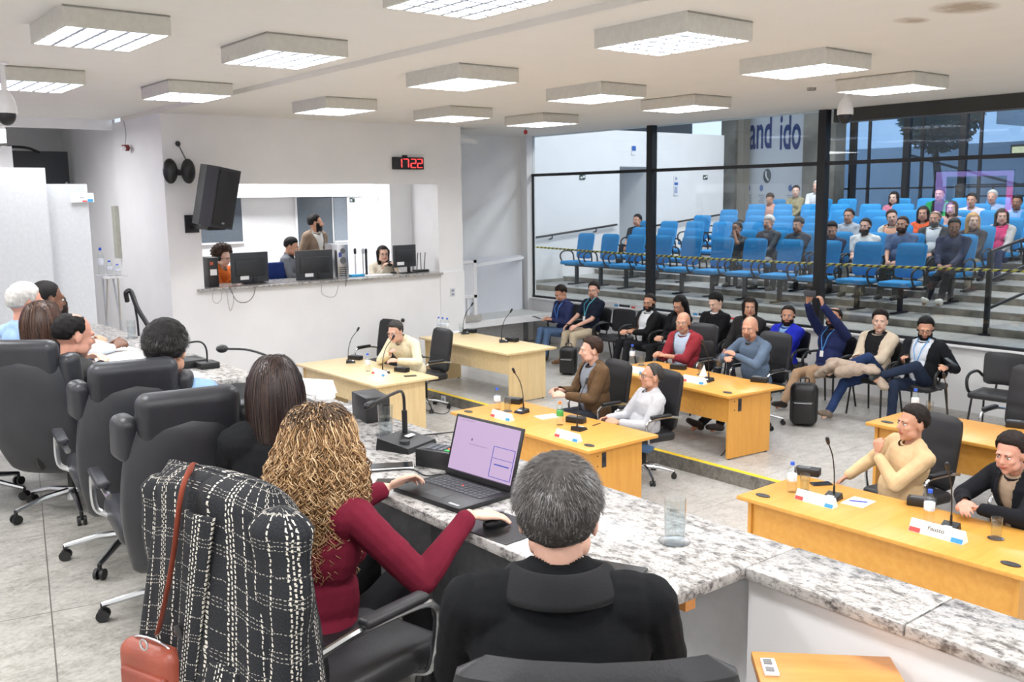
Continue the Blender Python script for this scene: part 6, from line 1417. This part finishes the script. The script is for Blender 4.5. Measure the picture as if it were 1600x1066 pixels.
coat = thing('tweed_coat', 'black and white plaid tweed coat draped over the back of the chair', 'coat', CH+V((0, 0, 0)), face(CR_))
def uvgrid(name, nu, nv, fn, closed, parent, m, su, sv, solid=.006):
    vs = []; uv = []
    for j in range(nv):
        for i in range(nu+1): u = i/nu; v = j/(nv-1); vs.append(fn(u, v)); uv.append((u*su, v*sv))
    fs = [[j*(nu+1)+i, j*(nu+1)+i+1, (j+1)*(nu+1)+i+1, (j+1)*(nu+1)+i] for j in range(nv-1) for i in range(nu)]
    me = bpy.data.meshes.new(name); me.from_pydata(vs, [], fs); me.materials.append(m); l = me.uv_layers.new(name='UVMap')
    for k, lp in enumerate(me.loops): l.data[k].uv = uv[lp.vertex_index]
    me.shade_smooth(); o = bpy.data.objects.new(name, me); COL.objects.link(o); o.parent = parent
    if solid: s_ = o.modifiers.new('s', 'SOLIDIFY'); s_.thickness = solid
    return o
def coatfn(u, v):
    a = 2*PI*u-PI/2; c_, s_ = math.cos(a), math.sin(a); e = .62
    X = (abs(c_)**e)*math.copysign(1, c_); Y = (abs(s_)**e)*math.copysign(1, s_)
    tv = max(0, (v-.10)/.90); dome = math.sin(min(1, v/.12)*PI/2)
    hw = (.225+.04*dome)+.055*tv; hd_ = (.003+.071*dome)+.045*tv
    fo = tv*(.016*math.sin(a*5+.6)+.012*math.sin(a*8+2)+.008*math.sin(a*13+v*3))
    z = 1.045-.055*(1-dome)*0-.03*(1-dome)**.5*0-.86*v+.035*(1-dome)*0
    z = 1.055-.055*dome*(abs(X)**3)-.04*(1-math.cos(min(1, v/.12)*PI/2))-.84*tv
    return V((X*(hw+fo)+.01*math.sin(v*7)+.11*tv*max(0, X), -.335+Y*(hd_+fo)-.03*tv, z))
uvgrid('coat_body', 150, 90, coatfn, True, coat, PL, 1.36, .92)
def sleevefn(cx, cy, zt, zb, r, ph):
    def f(u, v):
        a = 2*PI*u; rr = r*(1-.18*v)*(1+.10*math.sin(a*3+ph+v*6)+.06*math.sin(v*22+ph)); 
        if v < .06: rr *= (v/.06)**.5+.02
        return V((cx+math.cos(a)*rr*1.1+.02*math.sin(v*3+ph), cy+math.sin(a)*rr*.8, zt+(zb-zt)*v))
    return f
uvgrid('sleeve', 44, 50, sleevefn(.262, -.365, 1.03, .33, .072, 1.0), True, coat, PL, .40, .66)
uvgrid('sleeve', 44, 50, sleevefn(-.225, -.36, 1.03, .36, .066, 2.2), True, coat, PL, .40, .62)
def lapel(x0, x1, z0, z1, w0, w1):
    def f(u, v):
        x = x0+(x1-x0)*v; w_ = w0+(w1-w0)*v; return V((x+(u-.5)*w_, -.43-.035*v-.012*math.sin(PI*u)-.0*v, z0+(z1-z0)*v))
    return f
uvgrid('lapel', 14, 40, lapel(.05, -.06, .99, .30, .12, .05), False, coat, PL, .12, .70, .010)
uvgrid('pocket_flap', 12, 8, lapel(.12, .13, .62, .54, .13, .12), False, coat, PL, .13, .08, .012)
for x, z in ((-.01, .68), (.13, .57), (-.04, .45)): MB().lathe([(0, .0), (.016, 0), (.017, .004), (.012, .006), (0, .005)], (x, -.475, z), 18, Matrix.Rotation(R(90), 3, 'X')).build('button', mat((22, 22, 25), .3), coat)
# terracotta shoulder bag
bg = thing('shoulder_bag', 'terracotta leather shoulder bag hanging by its strap from the coat covered chair', 'bag', (0, 0, 0))
bl_ = leather((150, 74, 56), .4)
pts = [PX(x, y, X) for x, y, X in ((322, 752, 1.0), (312, 735, .93), (298, 733, .84), (286, 760, .795), (279, 800, .78), (272, 860, .765), (262, 920, .75), (252, 968, .74), (246, 990, .73))]
MB().tube(pts, .0035, 8, flat=4.2).build('strap', bl_, bg)
bc = PX(240, 1052, .72); BM = Matrix.Translation(bc) @ Matrix.Rotation(R(-70), 4, 'Z')
m = MB(); m.M = BM; m.rbox((0, 0, -.03), (.21, .075, .23), .036, 6); m.build('body', bl_, bg)
m = MB(); m.M = BM; m.rbox((.01, -.035, -.05), (.17, .03, .15), .014, 4); m.build('front_pocket', leather((140, 66, 50), .4), bg)
m = MB(); m.M = BM; m.tube([(-.10, -.0, -.06), (-.095, 0, .03), (-.06, 0, .088), (.06, 0, .088), (.095, 0, .03)], .003); m.build('zip', M['alu'], bg)
m = MB(); m.M = BM; m.tube([(math.cos(a)*.014+.03, -.045, .105+math.sin(a)*.014) for a in np.linspace(0, 6.28, 13)[:-1]], .0028, 6, True); m.build('ring', M['chrome'], bg)
# --- the other podium people
def straight(Hm, parent, mats, n, seed, L0=.26, w=.0014, hs=1.05, ro=.012):
    rg = np.random.default_rng(seed); vs = []; fs = []; mi = []; k = 0; Mx = np.array(Hm @ Matrix.Scale(hs, 4)); S_ = 16
    while k < n:
        d = rg.normal(size=3); d /= np.linalg.norm(d); az = math.atan2(d[0], d[1]); A = abs(math.degrees(az)); E = math.degrees(math.asin(d[2]))
        if E < (38 if A < 48 else (5 if A < 75 else -25)): continue
        k += 1; r = 1/math.sqrt((d[0]/.078)**2+(d[1]/.098)**2+(d[2]/.093)**2); lay = rg.random()*ro+.012; t = np.linspace(0, 1, S_)
        az2 = math.copysign(R(78+rg.random()*25), az if abs(az) > .03 else rg.normal()) if A < 78 else az
        azt = az+(az2-az)*np.minimum(1, t*2.2); rt = math.hypot(d[0], d[1])*r; rad = rt+(.082+lay-rt)*np.minimum(1, t*2.0)**.6; rad = rad+.010*np.sin(t*PI)
        z0 = .03+d[2]*r+.012; zt = z0-(L0+max(0, z0)+rg.random()*.02)*np.clip(t-.06, 0, 1)**1.2
        P_ = np.stack([np.sin(azt)*rad*.98, np.cos(azt)*rad*1.12-.014, zt], 1)+rg.normal(size=3)*.002
        sd = np.stack([np.cos(azt), -np.sin(azt), 0*azt], 1)*(w*(1-.5*t))[:, None]; Q = np.stack([P_-sd, P_+sd], 1).reshape(-1, 3); b = len(vs)*2*S_; vs.append(Q); c = int(rg.random()*len(mats))
        for j in range(S_-1): a = b+2*j; fs.append((a, a+1, a+3, a+2)); mi.append(c)
    vs = np.concatenate(vs)@Mx[:3, :3].T+Mx[:3, 3]; return mkobj('hair_strands', vs, fs, mats, parent, mi)
o, i = person('woman with straight dark brown hair in black seen from behind', (1.52, 3.30, PZP), 62, GP, s=.95, fem=1, seat=.47, tgt=(427, 558), look=(6, 2, 0), hs=1.06, skin='light', hair='dark', longh=dict(len=.20, w=.072), hairstyle=dict(top=.016, front=44), top=dict(kind='jacket', c=(26, 27, 30), inner=(40, 40, 44), inner_collar=0), trousers=(28, 28, 32), vox=.0065, L=(-.15, .38, .74), Rr=(.15, .38, .74))
straight(i['Hm'], o, [hm((44, 32, 30)), hm((56, 42, 38)), hm((34, 26, 25)), hm((70, 50, 42))], 5200, 4, .19)
st = dict(top=.040, side=.020, back=.020, nape=-38, front=30, frizz=.004)
o, i = person('man with thick black hair in a light blue shirt behind the large chair', (1.50, 4.30, PZP), 55, GP, s=.95, seat=.47, tgt=(257, 508), look=(0, 2, 0), skin='tan', hair='black', hairstyle=st, top=dict(kind='shirt', c=(140, 172, 214)), trousers=(40, 44, 60), vox=.0075, L=(-.16, .40, .76), Rr=(.24, .30, .74))
strands('hair_strands', i['Hm'], o, [hm((30, 27, 27)), hm((22, 20, 20)), hm((44, 39, 38))], 7000, st, .034, .0011, .6, 8, 1.07, jit=.6)
o, i = person('balding man with dark hair in a dark grey jacket seen in right profile', (1.42, 5.30, PZP), 12, GP, s=.95, seat=.47, tgt=(118, 489), look=(-4, 12, 0), hs=1.12, skin='red', hair='black', hairstyle=dict(top=.010, side=.012, back=.014, bald=58, front=58, temple=44), top=dict(kind='jacket', c=(58, 58, 58), inner=(90, 90, 92), z0=.3), trousers=(40, 40, 44), vox=.008, L=(-.1, .42, .76), Rr=(.1, .42, .76))
o, i = person('woman with a brown bob seen from behind, second of the far podium group', (1.36, 6.2, PZP), 35, GP, s=.95, fem=1, seat=.47, tgt=(64, 472), hs=1.12, skin='light', hair='brown', longh=dict(len=.13, w=.074), hairstyle=dict(top=.018), top=dict(kind='jacket', c=(30, 30, 34), inner=(40, 40, 44), inner_collar=0), vox=.009, L=(-.1, .4, .76), Rr=(.1, .4, .76))
straight(i['Hm'], o, [hm((72, 50, 42)), hm((58, 42, 36)), hm((92, 66, 52))], 2600, 7, .13, .002, 1.12)
o, i = person('person with dark short wavy hair between the bob and the shaved head', (1.62, 7.0, PZP), 40, GP, s=.95, fem=1, seat=.47, tgt=(82, 461), skin='tan', hair='dark', longh=dict(len=.06, w=.066), hairstyle=dict(top=.03, side=.016), top=dict(kind='jacket', c=(40, 40, 46), inner=(60, 60, 64), inner_collar=0), vox=.010, L=(-.1, .4, .76), Rr=(.1, .4, .76))
LOC2 = V((1.42, 7.1, PZP)); 
o, i = person('man with a shaved head in a white shirt, hands clasped over the desk', LOC2, 10, GP, s=.95, seat=.47, lean=10, tgt=(72, 438), look=(4, 6, 0), hs=1.1, skin='dark', hair='black', hairstyle=dict(top=.005, side=.004, back=.004, frizz=0), top=dict(kind='shirt', c=(222, 228, 234)), trousers=(40, 42, 50), vox=.008, L=(.06, .50, .80), Rr=(.16, .50, .80), handL=dict(d=(.2, .8, .25), curl=40), handR=dict(d=(-.1, .8, .3), curl=40), hintL=(-1, -.2, -.5), hintR=(1, -.3, -.5))
o, i = person('grey haired man with glasses in a light blue checked shirt at the left edge', (1.30, 7.7, PZP), 15, GP, s=.95, seat=.47, lean=4, tgt=(40, 443), look=(-4, 8, 0), hs=1.1, skin='red', hair='white', hairstyle=dict(top=.02, side=.008), glasses=(60, 40, 40), top=dict(kind='shirt', c=(156, 186, 226)), trousers=(50, 54, 64), vox=.009, L=(-.1, .42, .78), Rr=(.1, .42, .78))
# ---- seats of the hall, one under every sitter and the empty ones between
for r, (xa, xb) in HR.items():
    X = SX(r); ya = PX(xa, 400, X).y; yb = PX(xb, 400, X).y
    if r == 1: ys_ = [14.48-.708*i for i in range(11)]
    else:
        taken = sorted(HP.get(r, []), reverse=True); ys_ = list(taken); y = ya
        while y > yb-.2:
            if all(abs(y-q) > .60 for q in ys_): ys_.append(y); y -= .71
            else: y -= .05
        ys_.sort(reverse=True)
    for i, y in enumerate(ys_):
        seat((X, y, SZ(r)), face(180), 'blue auditorium seat in the %s row behind the glass, %s from its left end' % (RN[r], ORD[i] if i < 13 else str(i+1)), 'blue auditorium seats, %s row' % RN[r])
